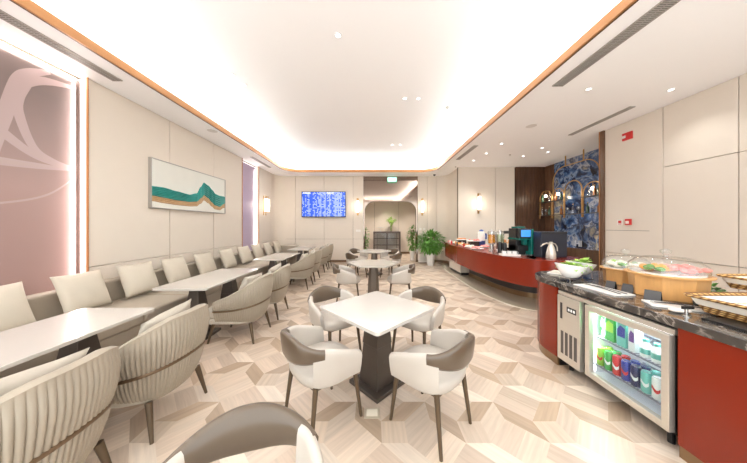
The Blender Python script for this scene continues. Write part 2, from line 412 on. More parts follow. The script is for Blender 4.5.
# ------------------------------------------------------------------ ceiling
def ring_fill(outer, inner, z):
    bm = bmesh.new()
    es = []
    for loop in (outer, inner):
        vv = [bm.verts.new((x, y, z)) for x, y in loop]
        es += [bm.edges.new((vv[i], vv[(i+1) % len(vv)])) for i in range(len(vv))]
    bmesh.ops.triangle_fill(bm, use_beauty=True, edges=es)
    me = bpy.data.meshes.new('ceiling'); bm.to_mesh(me); bm.free(); return me
CX0, CX1, CY0, CY1 = -3.31, 2.43, -.55, 9.14
hole = rrect(CX0, CX1, CY0, CY1, .62, 10)
me = ring_fill([(-4.3,YB),(6.4,YB),(6.4,10.3),(-4.3,10.3)], hole, H)
mb = MB(); mb.v = [tuple(v.co) for v in me.vertices]; mb.f = [tuple(p.vertices) for p in me.polygons]
# cove floor (top of the soffit), outer cove wall and raised centre
out = rrect(CX0-.42, CX1+.42, CY0-.42, CY1+.42, .9, 10); ZT = 4.02
n = len(hole)
mb.add([(x,y,H+.02) for x,y in hole]+[(x,y,H+.02) for x,y in out]+[(x,y,ZT-.12) for x,y in out]+[(x+ (.12 if x<0 else -.12),y+(.12 if y<3 else -.12),ZT) for x,y in out],
       [(i,(i+1)%n,n+(i+1)%n,n+i) for i in range(n)]+[(n+i,n+(i+1)%n,2*n+(i+1)%n,2*n+i) for i in range(n)]+[(2*n+i,2*n+(i+1)%n,3*n+(i+1)%n,3*n+i) for i in range(n)]+[tuple(range(4*n-1,3*n-1,-1))])
o = mb.build('ceiling', 'white'); struct(o)
inn = rrect(CX0+.022, CX1-.022, CY0+.022, CY1-.022, .60, 10)
b = MB(); b.add([(x,y,H-.012) for x,y in hole]+[(x,y,H+.095) for x,y in hole]+[(x,y,H+.095) for x,y in inn]+[(x,y,H-.012) for x,y in inn],
      [(k*n+i,k*n+(i+1)%n,((k+1)%4)*n+(i+1)%n,((k+1)%4)*n+i) for k in range(4) for i in range(n)])
struct(b.build('trim_3', 'copper'))
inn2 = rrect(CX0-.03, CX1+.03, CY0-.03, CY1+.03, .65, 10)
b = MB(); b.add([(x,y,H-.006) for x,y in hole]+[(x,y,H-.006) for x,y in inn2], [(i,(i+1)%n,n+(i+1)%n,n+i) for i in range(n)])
struct(b.build('trim_4', mat('trim_dark_bronze', srgb(92, 66, 44), .4, .5)))  # narrow dark bronze strip on the underside, around the copper lip

# ------------------------------------------------------------------ walls
def wall(name, *boxes, m='wall', bevel=.004):
    b = MB()
    for q in boxes: b.box(*q)
    return struct(b.build(name, m, bevel=bevel))
Z9 = H+.0
G = .006   # gap that reads as the panel joint
def panels_x(name, x0, x1, ys, zs):      # wall along Y made of upholstered panels
    b = MB()
    for y0, y1 in zip(ys, ys[1:]):
        for z0, z1 in zip(zs, zs[1:]): b.box(x0, x1, y0+G, y1-G, z0+G*.7, z1-G*.7)
    return struct(b.build(name, 'wall', bevel=.004))
def panels_y(name, y0, y1, xs, zs):
    b = MB()
    for x0, x1 in zip(xs, xs[1:]):
        for z0, z1 in zip(zs, zs[1:]): b.box(x0+G, x1-G, y0, y1, z0+G*.7, z1-G*.7)
    return struct(b.build(name, 'wall', bevel=.004))
wall('wall_left', (-4.22,-4.12,YB,10.1,0,H), m='seam')
panels_x('wall_left', -4.12, -4.0, [3.32,4.65,5.94,7.23], [0,.96,H])
panels_x('wall_left', -4.12, -4.0, [8.3,9.28,9.88], [0,.96,H])
panels_x('wall_left', -4.12, -4.0, [YB,.6], [0,.96,H])
wall('wall_end', (-4.2,-.36,9.95,10.05,0,H), (1.93,3.2,9.95,10.05,0,H), m='seam')
panels_y('wall_end', 9.9, 9.95, [-4.0,-3.22,-2.02,-.80,-.36], [.1,.98,H])
panels_y('wall_end', 9.9, 9.95, [1.93,2.34,2.72], [.1,H])
# rounded corner far left and far right
def curve_wall(name, pts, z0, z1, th, m='wall'):
    b = MB(); q = offset_path(pts, th)
    b.loft([[(a[0],a[1],z0),(a[0],a[1],z1),(c[0],c[1],z1),(c[0],c[1],z0)] for a, c in zip(pts, q)])
    return struct(b.build(name, m, smooth=True, angle=30))
arc = lambda cx, cy, r, a0, a1, n=10: [(cx+r*math.cos(R(a0+(a1-a0)*k/n)), cy+r*math.sin(R(a0+(a1-a0)*k/n))) for k in range(n+1)]
curve_wall('wall_end', arc(-3.65, 9.55, .35, 180, 90), 0, H, .05)
curve_wall('wall_end', [(2.72,9.9)]+arc(2.72, 9.5, .40, 90, 0)+[(3.12,9.1),(3.1,8.42)], .1, H, .06)
curve_wall('baseboard_end', [(2.2,9.885),(2.72,9.885)]+arc(2.72, 9.5, .385, 90, 0)+[(3.1,9.1),(3.085,8.36)], 0, .1, .06, 'basebd')
wall('baseboard_end', (-2.9,-.36,9.885,9.95,0,.1), (1.93,2.3,9.885,9.95,0,.1), m='basebd')
# return wall behind the bar
wall('wall_back', (3.07,6.3,8.40,8.5,0,H), m='seam')
panels_y('wall_back', 8.36, 8.40, [3.07,4.40,5.08], [0,H])
b = MB()
for k in range(10): b.box(5.10+k*.105, 5.10+k*.105+.098, 8.33, 8.40, 0, H)
struct(b.build('wall_back', 'walnut', bevel=.006))
# alcove wall: walnut strip, blue slab, walnut dado
b = MB()
for k in range(4): b.box(6.13, 6.2, 7.92+k*.105, 7.92+k*.105+.1, 0, H)
struct(b.build('wall_right', 'walnutlt', bevel=.006))
b = MB()
for k in range(30): b.box(6.10, 6.2, 4.75+k*.105, 4.75+k*.105+.1, 0, .87)
struct(b.build('wall_right', 'walnut', bevel=.006))
wall('wall_right', (6.13,6.22,4.75,7.9,.87,H), m='bluestone', bevel=0)
wall('wall_right', (5.2,6.22,4.70,4.8,0,H), m='walnut')
wall('wall_right', (5.06,5.22,5.14,5.22,0,H), m='walnutlt')
wall('trim_5', (5.05,5.10,5.22,5.235,0,H), m='copper')
wall('wall_right', (5.16,5.26,YB,5.16,0,H), m='seam')
panels_x('wall_right', 5.1, 5.16, [4.12,5.16], [0,.97,H])
panels_x('wall_right', 5.1, 5.16, [3.27,4.12], [0,.97,2.57,H])
panels_x('wall_right', 5.1, 5.16, [YB,1.2,3.27], [0,.97,2.57,H])
wall('trim_6', (-4.01,-3.985,3.295,3.31,0,H), m='copper')
wall('trim_7', (-4.01,-3.985,8.285,8.30,0,H), m='copper')
wall('trim_8', (-4.01,-3.985,7.235,7.245,0,H), m='copper')

# corridor beyond the arch
wall('wall_corridor', (-1.6,3.4,13.0,13.1,0,3.2), m='seam')
panels_y('wall_corridor', 12.96, 13.0, [-1.5,.14,1.47,3.3], [.1,3.2])
wall('wall_corridor', (-1.6,-1.5,10.05,13.0,0,3.2), (3.2,3.3,10.05,13.0,0,3.2))
wall('baseboard_corridor', (-1.5,3.2,12.94,12.96,0,.1), m='basebd')
wall('ceiling', (-1.6,3.3,10.05,13.1,3.2,3.3), m='white')
# bronze mirror wall with the arched doorway cut out
ax0, ax1, az, ar = -.30, 1.86, 2.56, .42
arch = [(ax0,0)]+[(ax0+ar-ar*math.cos(R(90*k/8)), az-ar+ar*math.sin(R(90*k/8))) for k in range(9)]+[(ax1-ar+ar*math.sin(R(90*k/8)), az-ar+ar*math.cos(R(90*k/8))) for k in range(9)]+[(ax1,0)]
outer = [(-.36,0),(-.36,H),(1.93,H),(1.93,0)]
poly = arch+outer[::-1]
b = MB()
# front face as strips between arch and outer
def arch_plate(y):
    vs = []; fs = []
    L = arch; n_ = len(L)
    top = [(x, H) for x, z in L]
    for i, (x, z) in enumerate(L): vs += [(x, y, z), (x, y, H)]
    for i in range(1, n_-2): fs.append((2*i, 2*i+2, 2*i+3, 2*i+1))
    o_ = len(vs); vs += [(-.36,y,0),(ax0,y,0),(ax0,y,H),(-.36,y,H),(ax1,y,0),(1.93,y,0),(1.93,y,H),(ax1,y,H)]
    fs += [(o_,o_+1,o_+2,o_+3),(o_+4,o_+5,o_+6,o_+7)]
    return vs, fs
vs, fs = arch_plate(9.96); b.add(vs, fs)
vs, fs = arch_plate(10.06); b.add(vs, fs)
b.add([(x,9.96,z) for x,z in arch]+[(x,10.06,z) for x,z in arch], [(i,i+1,len(arch)+i+1,len(arch)+i) for i in range(len(arch)-1)])
struct(b.build('wall_arch', 'mirror'))
b = MB(); a2 = [(x, 9.95, z) for x, z in arch]
b.loft([[(x,9.945,z),(x,9.955,z),(x+(.012 if x > .8 else -.012),9.955,z+(.012 if z > .1 else 0)),(x+(.012 if x > .8 else -.012),9.945,z+(.012 if z > .1 else 0))] for x, z in arch])
struct(b.build('trim_9', 'bronze'))

# lit print panels in the left wall
def print_panel(y0, y1, mm, label, petals):
    t = thing('wall_panel', label, 'wall panel', (-4.10, (y0+y1)/2, .02))
    w = (y1-y0)/2
    MB().box(-.015, .015, -w+.03, w-.03, 0, H-.085).build('glass_print', mm, t)
    MB().box(.0, .02, w-.03, w-.004, 0, H-.06).build('led_strip', 'led', t)
    MB().box(.0, .02, -w+.015, -w+.03, 0, H-.06).build('led_strip', 'led', t)
    MB().box(-.01, .01, -w+.03, w-.04, H-.085, H-.07).build('led_strip', 'led', t)
    if petals:
        b = MB()
        cy, cz = petals
        def stroke(pts, ws):
            P = [Vector((0, y-(y0+y1)/2, z)) for y, z in pts]
            # catmull resample
            Q = []; W = []
            for i in range(len(P)-1):
                p0 = P[max(i-1,0)]; p1 = P[i]; p2 = P[i+1]; p3 = P[min(i+2,len(P)-1)]
                for k in range(8):
                    u = k/8; Q.append(.5*((2*p1)+(p2-p0)*u+(2*p0-5*p1+4*p2-p3)*u*u+(3*p1-p0-3*p2+p3)*u**3)); W.append(ws[i]*(1-u)+ws[i+1]*u)
            Q.append(P[-1]); W.append(ws[-1]); L = []
            for i, p in enumerate(Q):
                d = (Q[min(i+1,len(Q)-1)]-Q[max(i-1,0)]).normalized(); nn = Vector((0, -d.z, d.y))*W[i]
                L.append([(.017, p.y-nn.y, p.z-nn.z), (.0175, p.y+nn.y, p.z+nn.z)])
            b.loft(L, cap=False, closed=False)
        stroke([(2.98,3.47),(2.82,3.36),(2.71,3.2),(2.61,2.75),(2.52,2.3),(2.45,1.9)], [.02,.05,.06,.06,.05,.02])
        stroke([(3.24,3.42),(2.95,3.34),(2.78,3.22),(2.68,3.06),(2.62,2.9)], [.015,.045,.05,.05,.03])
        stroke([(2.80,3.2),(2.72,3.0),(2.72,2.81),(2.83,2.48),(3.0,2.36),(3.24,2.31)], [.02,.04,.045,.04,.03,.01])
        stroke([(2.3,2.85),(2.59,2.57),(2.83,2.39),(3.05,2.32),(3.24,2.30)], [.05,.05,.04,.03,.01])
        stroke([(2.1,2.22),(2.59,2.24),(2.9,2.26),(3.24,2.29)], [.05,.045,.035,.01])
        stroke([(2.1,1.70),(2.59,1.78),(2.96,1.92),(3.24,2.2)], [.012,.012,.012,.006])
        b.build('petal_print', 'petal', t)
    return t
print_panel(.6, 3.32, 'pink', 'tall backlit pink and grey glass panel with pale petal outlines above the bench', (2.5, 2.4))
print_panel(7.23, 8.3, 'mauve', 'narrow backlit mauve glass panel between the painting wall and the double wall sconce', None)

# ------------------------------------------------------------------ ceiling fittings
def vent(x0, x1, y0, y1, label):
    t = thing('ceiling_vent', label, 'air vent', ((x0+x1)/2, (y0+y1)/2, H-.012), 0)
    w = (x1-x0)/2; l = (y1-y0)/2; fr = .012
    b = MB(); b.box(-w,w,-l,-l+fr,0,.012); b.box(-w,w,l-fr,l,0,.012); b.box(-w,-w+fr,-l+fr,l-fr,0,.012); b.box(w-fr,w,-l+fr,l-fr,0,.012)
    b.build('frame', 'vent', t)
    MB().box(-w+fr,w-fr,-l+fr,l-fr,.006,.012).build('backing', 'ventdark', t)
    b = MB(); yy = -l+fr+.01
    while yy < l-fr-.01: b.box(-w+fr, w-fr, yy, yy+.010, .0, .008); yy += .022
    b.box(-.002,.002,-l+fr,l-fr,-.001,.008); o = b.build('slats', 'vent', t)
    return t
vent(-3.715,-3.575,1.2,3.37,'long grey slotted air vent above the pink panel')
vent(-3.70,-3.60,7.1,8.4,'short slotted air vent above the narrow mauve panel')
vent(2.68,2.84,1.7,3.5,'wide mesh-faced air vent beside the right copper ceiling edge, nearest of the right side vents')
vent(2.64,2.76,6.1,7.4,'small slotted air vent near the far right corner of the raised ceiling')
vent(4.50,4.60,4.1,5.4,'slim slotted air vent above the cream wall with the fire alarm')
def downlight(x, y, z, label, group, e=60, spot=True, size=110, blend=.9):
    t = thing('downlight', label, 'ceiling light', (x, y, z), 0, group)
    MB().lathe([(.048,-.006),(.048,0),(.03,.0),(.03,-.004),(.044,-.008)], n=20, cap=False).build('trim_ring', 'white', t, smooth=True)
    MB().lathe([(.03,-.003),(.001,-.0032)], n=16, cap=False).build('lens', 'lamp', t)
    if spot:
        if y > 5: e *= 4.2 if z > 3.8 else 2.2
        l = bpy.data.lights.new('ceiling_spot', 'SPOT'); l.energy = e; l.spot_size = R(size); l.spot_blend = blend; l.shadow_soft_size = .05; l.color = (.95, .97, .98)
        lo = bpy.data.objects.new('ceiling_spot', l); COL.objects.link(lo); lo.location = (x, y, z-.03)
    return t
g = 'downlights in the raised ceiling'
DL = 17
downlight(-.44, 3.05, ZT, 'single downlight high in the middle of the raised ceiling, nearest of all', g, DL)
downlight(-2.30, 3.85, ZT, 'nearer of two downlights on the left of the raised ceiling', g, DL)
downlight(-2.25, 4.12, ZT, 'farther of two downlights on the left of the raised ceiling', g, DL)
downlight(.64, 4.57, ZT, 'left one of the close pair of downlights mid raised ceiling', g, DL)
downlight(.90, 4.57, ZT, 'right one of the close pair of downlights mid raised ceiling', g, DL)
downlight(.62, 7.2, ZT, 'left one of the far pair of downlights in the raised ceiling', g, DL)
downlight(.86, 7.2, ZT, 'right one of the far pair of downlights in the raised ceiling', g, DL)
for x, y in ((1.2,1.6),(-1.9,.9),(.2,.3),(-.8,1.9),(1.4,2.3)):  # added spots without fittings, out of view, brightening the near end
    l = bpy.data.lights.new('ceiling_spot', 'SPOT'); l.energy = DL*.9; l.spot_size = R(110); l.spot_blend = .9; l.shadow_soft_size = .05; l.color = (.95, .97, .98)
    lo = bpy.data.objects.new('ceiling_spot', l); COL.objects.link(lo); lo.location = (x, y, ZT-.03)
g = 'downlights over the bar and buffet'
for x, y, lab in ((3.30,3.58,'downlight beside the wide mesh air vent at right'), (4.58,3.6,'downlight nearest the cream right wall above the buffet'),
                  (3.29,5.97,'nearest of the three downlights in line with the small far vent'), (3.30,6.78,'middle one of the three downlights in line with the small far vent'), (3.25,7.52,'farthest of the three downlights in line with the small far vent'),
                  (4.56,6.3,'nearer downlight in front of the hanging brass rack'), (4.54,7.05,'farther downlight in front of the hanging brass rack'), (4.97,6.64,'downlight closest to the blue marble wall')):
    downlight(x, y, H, lab, g, 24, size=115)
for x, y in ((3.3,2.2),(4.5,1.6),(3.3,.6)):  # unseen extra spots with no fitting, added to light the buffet
    l = bpy.data.lights.new('ceiling_spot', 'SPOT'); l.energy = 15; l.spot_size = R(105); l.spot_blend = .9; l.shadow_soft_size = .05; l.color = (.95, .97, .98)
    lo = bpy.data.objects.new('ceiling_spot', l); COL.objects.link(lo); lo.location = (x, y, H-.03)
def speaker(x, y, lab):
    t = thing('ceiling_speaker', lab, 'speaker', (x, y, H), 0)
    MB().lathe([(.12,-.001),(.12,-.007),(.10,-.009)], n=28, cap=False).build('ring', 'white', t, smooth=True)
    MB().lathe([(.10,-.007),(.001,-.008)], n=28, cap=False).build('grille', mat('speaker_grille', srgb(222, 216, 212), .7), t)
speaker(3.32, 4.9, 'round white ceiling speaker right of the copper edge')
speaker(-3.5, 5.15, 'round white ceiling speaker above the painting wall')
def sprinkler(x, y, z, lab):
    t = thing('sprinkler', lab, 'sprinkler', (x, y, z), 0)
    MB().lathe([(.03,0),(.03,-.006),(.008,-.01)], n=14).build('cover', 'chrome', t, smooth=True)
    MB().lathe([(.006,-.008),(.006,-.03),(.016,-.032),(.016,-.036)], n=10).build('head', 'chrome', t)
sprinkler(1.57, 4.9, ZT, 'small ceiling sprinkler left of the right copper edge')
sprinkler(2.95, 8.3, H, 'small sprinkler head near the curved wall corner')
sprinkler(4.05, 6.9, H, 'small sprinkler head between the downlights over the bar')
t = thing('security_camera', 'tiny black dome camera on the ceiling by the far right corner', 'camera', (2.55, 9.6, H))
MB().lathe([(.05,0),(.05,-.02),(.03,-.05),(.005,-.06)], n=14).build('dome', 'black', t, smooth=True)
# cove lights (LED runs on top of the soffit)
def area(name, loc, rot, sx, sy, e, col=(1, .95, .9)):
    l = bpy.data.lights.new(name, 'AREA'); l.shape = 'RECTANGLE'; l.size = sx; l.size_y = sy; l.energy = e; l.color = col
    o = bpy.data.objects.new(name, l); COL.objects.link(o); o.location = loc; o.rotation_euler = rot; return o
CE = 10.5   # W per metre of cove
mx_ = (CX0+CX1)/2; my_ = (CY0+CY1)/2; LX = CX1-CX0; LY = CY1-CY0
TL = 50
WC = (.9, .98, 1)
area('cove_led', (CX0-.25, my_, H+.06), (0, R(180+TL), 0), .06, LY, CE*LY, WC)
area('cove_led', (CX1+.25, my_, H+.06), (0, R(180-TL), 0), .06, LY, CE*LY, WC)
area('cove_led', (mx_, CY0-.25, H+.06), (R(180-TL), 0, 0), LX, .06, CE*LX, WC)
area('cove_led', (mx_, CY1+.25, H+.06), (R(180+TL), 0, 0), LX, .06, CE*LX, WC)
# panel edge leds
def strip(y, d, z0=.1, z1=3.5, e=26, x=-4.06):
    area('panel_led', (x, y, (z0+z1)/2), (R(90)*(1 if d > 0 else -1), 0, 0), .05, z1-z0, e, (1, .9, .88))
strip(3.24, -1, e=13); strip(8.23, -1, e=7); strip(7.30, 1, e=5)
area('panel_led', (-4.06, 1.95, H-.05), (0, 0, 0), .05, 2.6, 6, (1, .93, .9))
area('panel_led', (-4.03, 1.95, H-.1), (PI, R(-40), 0), .05, 2.6, 6, (1, .93, .9))
# corridor lights
for x in (.8, -.6, 2.2):
    l = bpy.data.lights.new('corridor_bulb', 'SPOT'); l.energy = 190 if x == .8 else 120; l.spot_size = R(100); l.spot_blend = 1; l.shadow_soft_size = .08; l.color = (1, .9, .8)
    lo = bpy.data.objects.new('corridor_bulb', l); COL.objects.link(lo); lo.location = (x, 12.0, 3.15)
    t = thing('corridor_downlight', 'recessed downlight in the corridor ceiling beyond the arch', 'ceiling light', (x, 12.0, 3.2), 0, 'corridor downlights')
    MB().lathe([(.05,-.004),(.001,-.005)], n=16, cap=False).build('lens', 'lamp', t)

# ------------------------------------------------------------------ wall lamps
def sconce(x, y, z, rz, label, n=1):
    t = thing('wall_sconce', label, 'wall lamp', (x, y, z), rz)      # wall behind at local +y
    for k in range(n):
        dx = (k-(n-1)/2)*.17
        MB().box(dx-.035, dx+.035, -.012, .0, -.10, .62).build('back_plate', 'brasst', t, bevel=.004)
        MB().lathe([(.052,.02),(.055,.03),(.055,.50),(.052,.51)], (dx,-.09,0), n=20).build('glass_tube', 'tube', t, smooth=True)
        MB().lathe([(.058,-.0),(.058,.025)], (dx,-.09,0), n=20).build('lower_collar', 'brasst', t, smooth=True)
        b = MB(); b.tube([(dx-.05,-.09,.50),(dx-.05,-.09,.58),(dx-.03,-.09,.615),(dx+.03,-.09,.615),(dx+.05,-.09,.58),(dx+.05,-.09,.50)], .007)
        b.tube([(dx,-.09,.615),(dx,-.0,.615)], .007); b.build('bracket', 'brasst', t, smooth=True)
    l = bpy.data.lights.new('sconce_bulb', 'POINT'); l.energy = 4*n; l.color = (1, .85, .68); l.shadow_soft_size = .06
    lo = bpy.data.objects.new('sconce_bulb', l); COL.objects.link(lo)
    d = Vector((math.sin(rz), -math.cos(rz), 0))*.2; lo.location = (x+d.x, y+d.y, z+.27)
sconce(-.60, 9.90, 2.07, 0, 'lit tube wall lamp left of the bronze mirror doorway, beside the screen')
sconce(2.11, 9.90, 2.07, 0, 'lit tube wall lamp right of the bronze mirror doorway, above the big plant')
sconce(3.78, 8.36, 2.07, 0, 'lit tube wall lamp on the cream wall behind the red bar')
sconce(-4.0, 8.75, 2.03, R(90), 'lit double tube wall lamp on the left wall past the mauve panel', 2)

# ------------------------------------------------------------------ painting
def painting():
    t = thing('painting', 'long framed relief painting of a teal and ochre wave on pale ground', 'painting', (-4.0, 4.215, 1.88), 0)
    L = 2.1; Hh = .88
    MB().box(.01, .04, 0, L, 0, Hh).build('canvas', 'canvas', t)
    b = MB(); b.box(0,.055,-.015,0,-.015,Hh+.015); b.box(0,.055,L,L+.015,-.015,Hh+.015); b.box(0,.055,0,L,-.015,0); b.box(0,.055,0,L,Hh,Hh+.015)
    b.build('frame', 'frame', t)
    xs = [0, .12, .26, .42, .52, .58, .63, .70, .76, .82, .90, .985, 1.0]
    top = [.56, .55, .58, .61, .55, .36, .22, .27, .36, .46, .49, .49, .5]
    mid = [.755, .77, .79, .79, .76, .66, .56, .62, .72, .80, .82, .72, .70]
    bot = [.87, .89, .90, .90, .88, .80, .70, .76, .84, .91, .92, .84, .83]
    def interp(T, x):
        for i in range(len(xs)-1):
            if xs[i] <= x <= xs[i+1]+1e-9:
                u = (x-xs[i])/(xs[i+1]-xs[i]); u = u*u*(3-2*u); return T[i]*(1-u)+T[i+1]*u
        return T[-1]
    def band(lo, hi, n, name, m, thick):
        b = MB()
        for k in range(n):
            loops = []
            for i in range(81):
                x = i/80; a = interp(lo, x); c = interp(hi, x)
                f0 = a+(c-a)*k/n; f1 = a+(c-a)*(k+1)/n+.006; z0 = Hh*(1-f1); z1 = Hh*(1-f0); mz = (z0+z1)/2
                loops.append([(.038, x*L, z0), (.038+thick, x*L, mz-.2*(mz-z0)), (.038+thick*.8, x*L, mz+.3*(z1-mz)), (.038, x*L, z1)])
            b.loft(loops)
        b.build(name, m, t, smooth=True)
    band(top, mid, 6, 'teal_wave', 'tealp', .022)
    band(mid, bot, 3, 'ochre_wave', 'ochre', .012)
painting()

# ------------------------------------------------------------------ screen on the end wall
t = thing('flight_screen', 'wall mounted screen showing a blue flight timetable', 'screen', (-2.02, 9.85, 1.9))
MB().box(-.925, .925, -.035, .02, 0, 1.07).build('casing', 'black', t, bevel=.005)
MB().box(-.905, .905, -.038, -.035, .03, 1.045).build('display', 'screen', t)
b = MB(); b.box(-.86,-.55,-.040,-.038,.985,1.03); b.box(.12,.42,-.040,-.038,.985,1.03)
b.build('heading', mat('heading_text', (0,0,0,1), .3, emit=(.9,.93,1,1), estr=1), t)
MB().box(-.3,.3,.02,.05,.3,.8).build('wall_bracket', 'dark', t)
# exit sign
t = thing('exit_sign', 'green and white lit exit sign hanging in front of the bronze mirror', 'sign', (.84, 9.80, 3.37))
MB().box(-.19, .19, -.02, .02, 0, .19).build('box', 'exitg', t, bevel=.004)
b = MB(); b.box(-.16,.16,-.023,-.021,.03,.045)
b.box(-.07,-.03,-.023,-.021,.06,.16); b.box(-.02,.05,-.023,-.021,.08,.11); b.box(.07,.15,-.023,-.021,.08,.14); b.box(-.16,-.1,-.023,-.021,.07,.15)
b.build('running_figure_and_arrow', 'exitw', t)
b = MB(); b.cyl((-.12,0,.19),(-.12,0,.25),.008); b.cyl((.12,0,.19),(.12,0,.25),.008); b.build('hanger', 'chrome', t)
# switches and sockets
def plate(x, y, z, w, h, label, n=1, ax='y', m='wplastic'):
    t = thing('wall_switch', label, 'switch', (x, y, z), 0 if ax == 'y' else R(-90))
    MB().box(-w/2, w/2, -.012, 0, -h/2, h/2).build('plate', m, t, bevel=.003)
    for k in range(n):
        c = -w/2+w*(k+.5)/n; MB().box(c-w*.35/n, c+w*.35/n, -.016, -.012, -h*.32, h*.32).build('rocker', m, t, bevel=.002)
plate(2.04, 9.9, 1.40, .09, .09, 'left one of two small square switches under the right hand wall lamp')
plate(2.20, 9.9, 1.40, .09, .09, 'right one of two small square switches under the right hand wall lamp')
plate(-.58, 9.9, 1.33, .2, .09, 'white double switch plate left of the bronze mirror doorway', 2)
plate(4.78, 8.36, 1.31, .2, .10, 'grey triple socket plate on the cream wall beside the walnut planks', 3, m='grey')
# alarm devices on the right wall
t = thing('fire_strobe', 'red fire strobe high on the cream right wall', 'alarm', (5.1, 4.68, 3.33), R(-90))
MB().box(-.09,.09,-.03,0,-.075,.075).build('housing', 'redplastic', t, bevel=.006)
MB().box(-.075,-.015,-.045,-.03,-.03,.02).build('strobe_lens', 'wplastic', t, bevel=.006)
t = thing('fire_call_point', 'red fire call point at mid height on the cream right wall', 'alarm', (5.1, 4.66, 1.62), R(-90))
MB().box(-.05,.05,-.04,0,-.06,.06).build('housing', 'redplastic', t, bevel=.006)
MB().box(-.03,.03,-.044,-.04,-.035,.02).build('press_plate', 'wplastic', t)
t = thing('notice_plate', 'small white and red notice plate left of the fire call point', 'sign', (5.1, 4.83, 1.62), R(-90))
MB().box(-.05,.05,-.008,0,-.06,.05).build('plate', 'wplastic', t)
b = MB(); b.box(-.03,.03,-.010,-.008,-.02,.03); b.box(-.035,.035,-.010,-.008,-.045,-.035); b.build('red_mark', 'redplastic', t)
t = thing('wall_slot', 'thin grey access slot in the cream wall under the fire call point', 'slot', (5.1, 4.72, 1.45), R(-90))
MB().box(-.4,.4,-.003,0,-.004,.004).build('slot_line', 'seam', t)

# ------------------------------------------------------------------ banquette
def pillow_mb(w, h, th, n=14):
    b = MB(); vs = []; fs = []
    for side in (1, -1):
        for i in range(n+1):
            for j in range(n+1):
                u = -1+2*i/n; v = -1+2*j/n
                k = max(0, (1-u*u)*(1-v*v))**.42
                x = u*w/2*(1-.05*(1-v*v)); z = v*h/2*(1-.05*(1-u*u))
                vs.append((x, side*th/2*k*(1+.05*math.sin(5*u+3*v)), z))
    N = (n+1)**2
    for s_ in (0, 1):
        for i in range(n):
            for j in range(n):
                a = s_*N+i*(n+1)+j; q = (a, a+1, a+n+2, a+n+1); fs.append(q if s_ else q[::-1])
    b.add(vs, fs)
    bm = bmesh.new(); me = bpy.data.meshes.new('t'); me.from_pydata(b.v, [], b.f); bm.from_mesh(me); bmesh.ops.remove_doubles(bm, verts=bm.verts, dist=1e-4)
    bm.to_mesh(me); bm.free(); b.v = [tuple(v.co) for v in me.vertices]; b.f = [tuple(p.vertices) for p in me.polygons]
    return b
t = thing('banquette', 'long grey beige upholstered bench running along the left wall', 'bench', (-3.45, 0, 0))
MB().box(-.50, .52, .1, 9.45, .06, .30).build('base', 'bench', t, bevel=.01)
MB().box(-.50, .46, .12, 9.4, 0, .06).build('plinth', 'basebd', t)
ys = [.1,.85,1.55,2.25,3.0,3.75,4.5,5.2,5.95,6.7,7.4,8.1,8.8,9.4]
for y0, y1 in zip(ys, ys[1:]):
    MB().box(-.36, .55, y0+.004, y1-.004, .305, .45).build('seat_cushion', 'bench', t, smooth=True, bevel=.03, seg=4)
    MB().box(-.53, -.37, y0+.004, y1-.004, .30, .75).build('back_cushion', 'bench', t, smooth=True, bevel=.035, seg=4)
MB().box(-.53, .48, 9.46, 9.62, .0, .74).build('end_panel', 'bench', t, smooth=True, bevel=.03, seg=4)
t['label'] = 'long grey beige upholstered bench running along the left wall'
pm = pillow_mb(.52, .50, .17)
pil0 = pm.build('pillow', 'pillow', None, smooth=True, angle=180)
pys = [(2.25,'cream pillow at the near end of the bench, cut by the photo edge'), (2.97,'big cream pillow behind the nearest bench table, second from the camera'),
       (3.68,'cream pillow between the first and second bench tables'), (4.38,'cream pillow facing the near end of the second bench table'),
       (5.15,'cream pillow facing the far end of the second bench table'), (5.95,'cream pillow on the bench between the second and third tables'),
       (6.75,'cream pillow on the bench just before the mauve panel'), (7.5,'cream pillow on the bench under the mauve panel'),
       (8.25,'cream pillow on the bench just past the mauve panel'), (9.05,'farthest cream pillow at the end corner of the bench')]
for k, (y, lab) in enumerate(pys):
    o = pil0 if k == 0 else pil0.copy()
    if k: COL.objects.link(o)
    a = R(random.uniform(-7, 7))
    o.location = (-3.64, y, .72); o.rotation_euler = (R(-20), 0, R(90)+a) ; o.rotation_euler = (R(-20), 0, R(90)+a)
    o.name = 'pillow'; tag(o, lab, 'pillow', 'pillows along the bench')

# ------------------------------------------------------------------ bench tables
def pedestal(t, y, s=1.0):
    b = MB(); b.frust((0,y), .26*s, .26*s, .035, .20*s, .20*s, .40); b.build('pedestal_foot', 'pedestal', t, bevel=.004)
    b = MB(); b.frust((0,y), .20*s, .20*s, .40, .12*s, .12*s, .70); b.build('pedestal_neck', 'pedestal', t, bevel=.004)
    MB().box(-.15,.15,y-.15,y+.15,.70,.72).build('mounting_plate', 'pedestal', t)
    MB().box(-.22*s, .22*s, y-.22*s, y+.22*s, 0, .035).build('base_plate', 'pedestal', t, bevel=.005)
t = thing('bench_table', '', 'table', (-2.45, 1.59, 0))
L = 1.4; W = .70
b = MB(); b.prism(rrect(-W/2, W/2, -L/2, L/2, .03), .722, .75); b.build('tabletop', 'stone', t, bevel=.004)
pedestal(t, -.38, .95); pedestal(t, .38, .95)
bt = t; tl = ['long white table at the near end of the bench, nearest the camera', 'second white bench table, below the teal painting', 'third white bench table, before the mauve panel', 'farthest white bench table near the end wall']
bt['label'] = tl[0]; bt['group'] = 'white tables along the bench'
for k, y in ((1, 3.67), (2, 6.2), (3, 8.4)): dup(bt, (-2.45, y, 0), 0, tl[k])

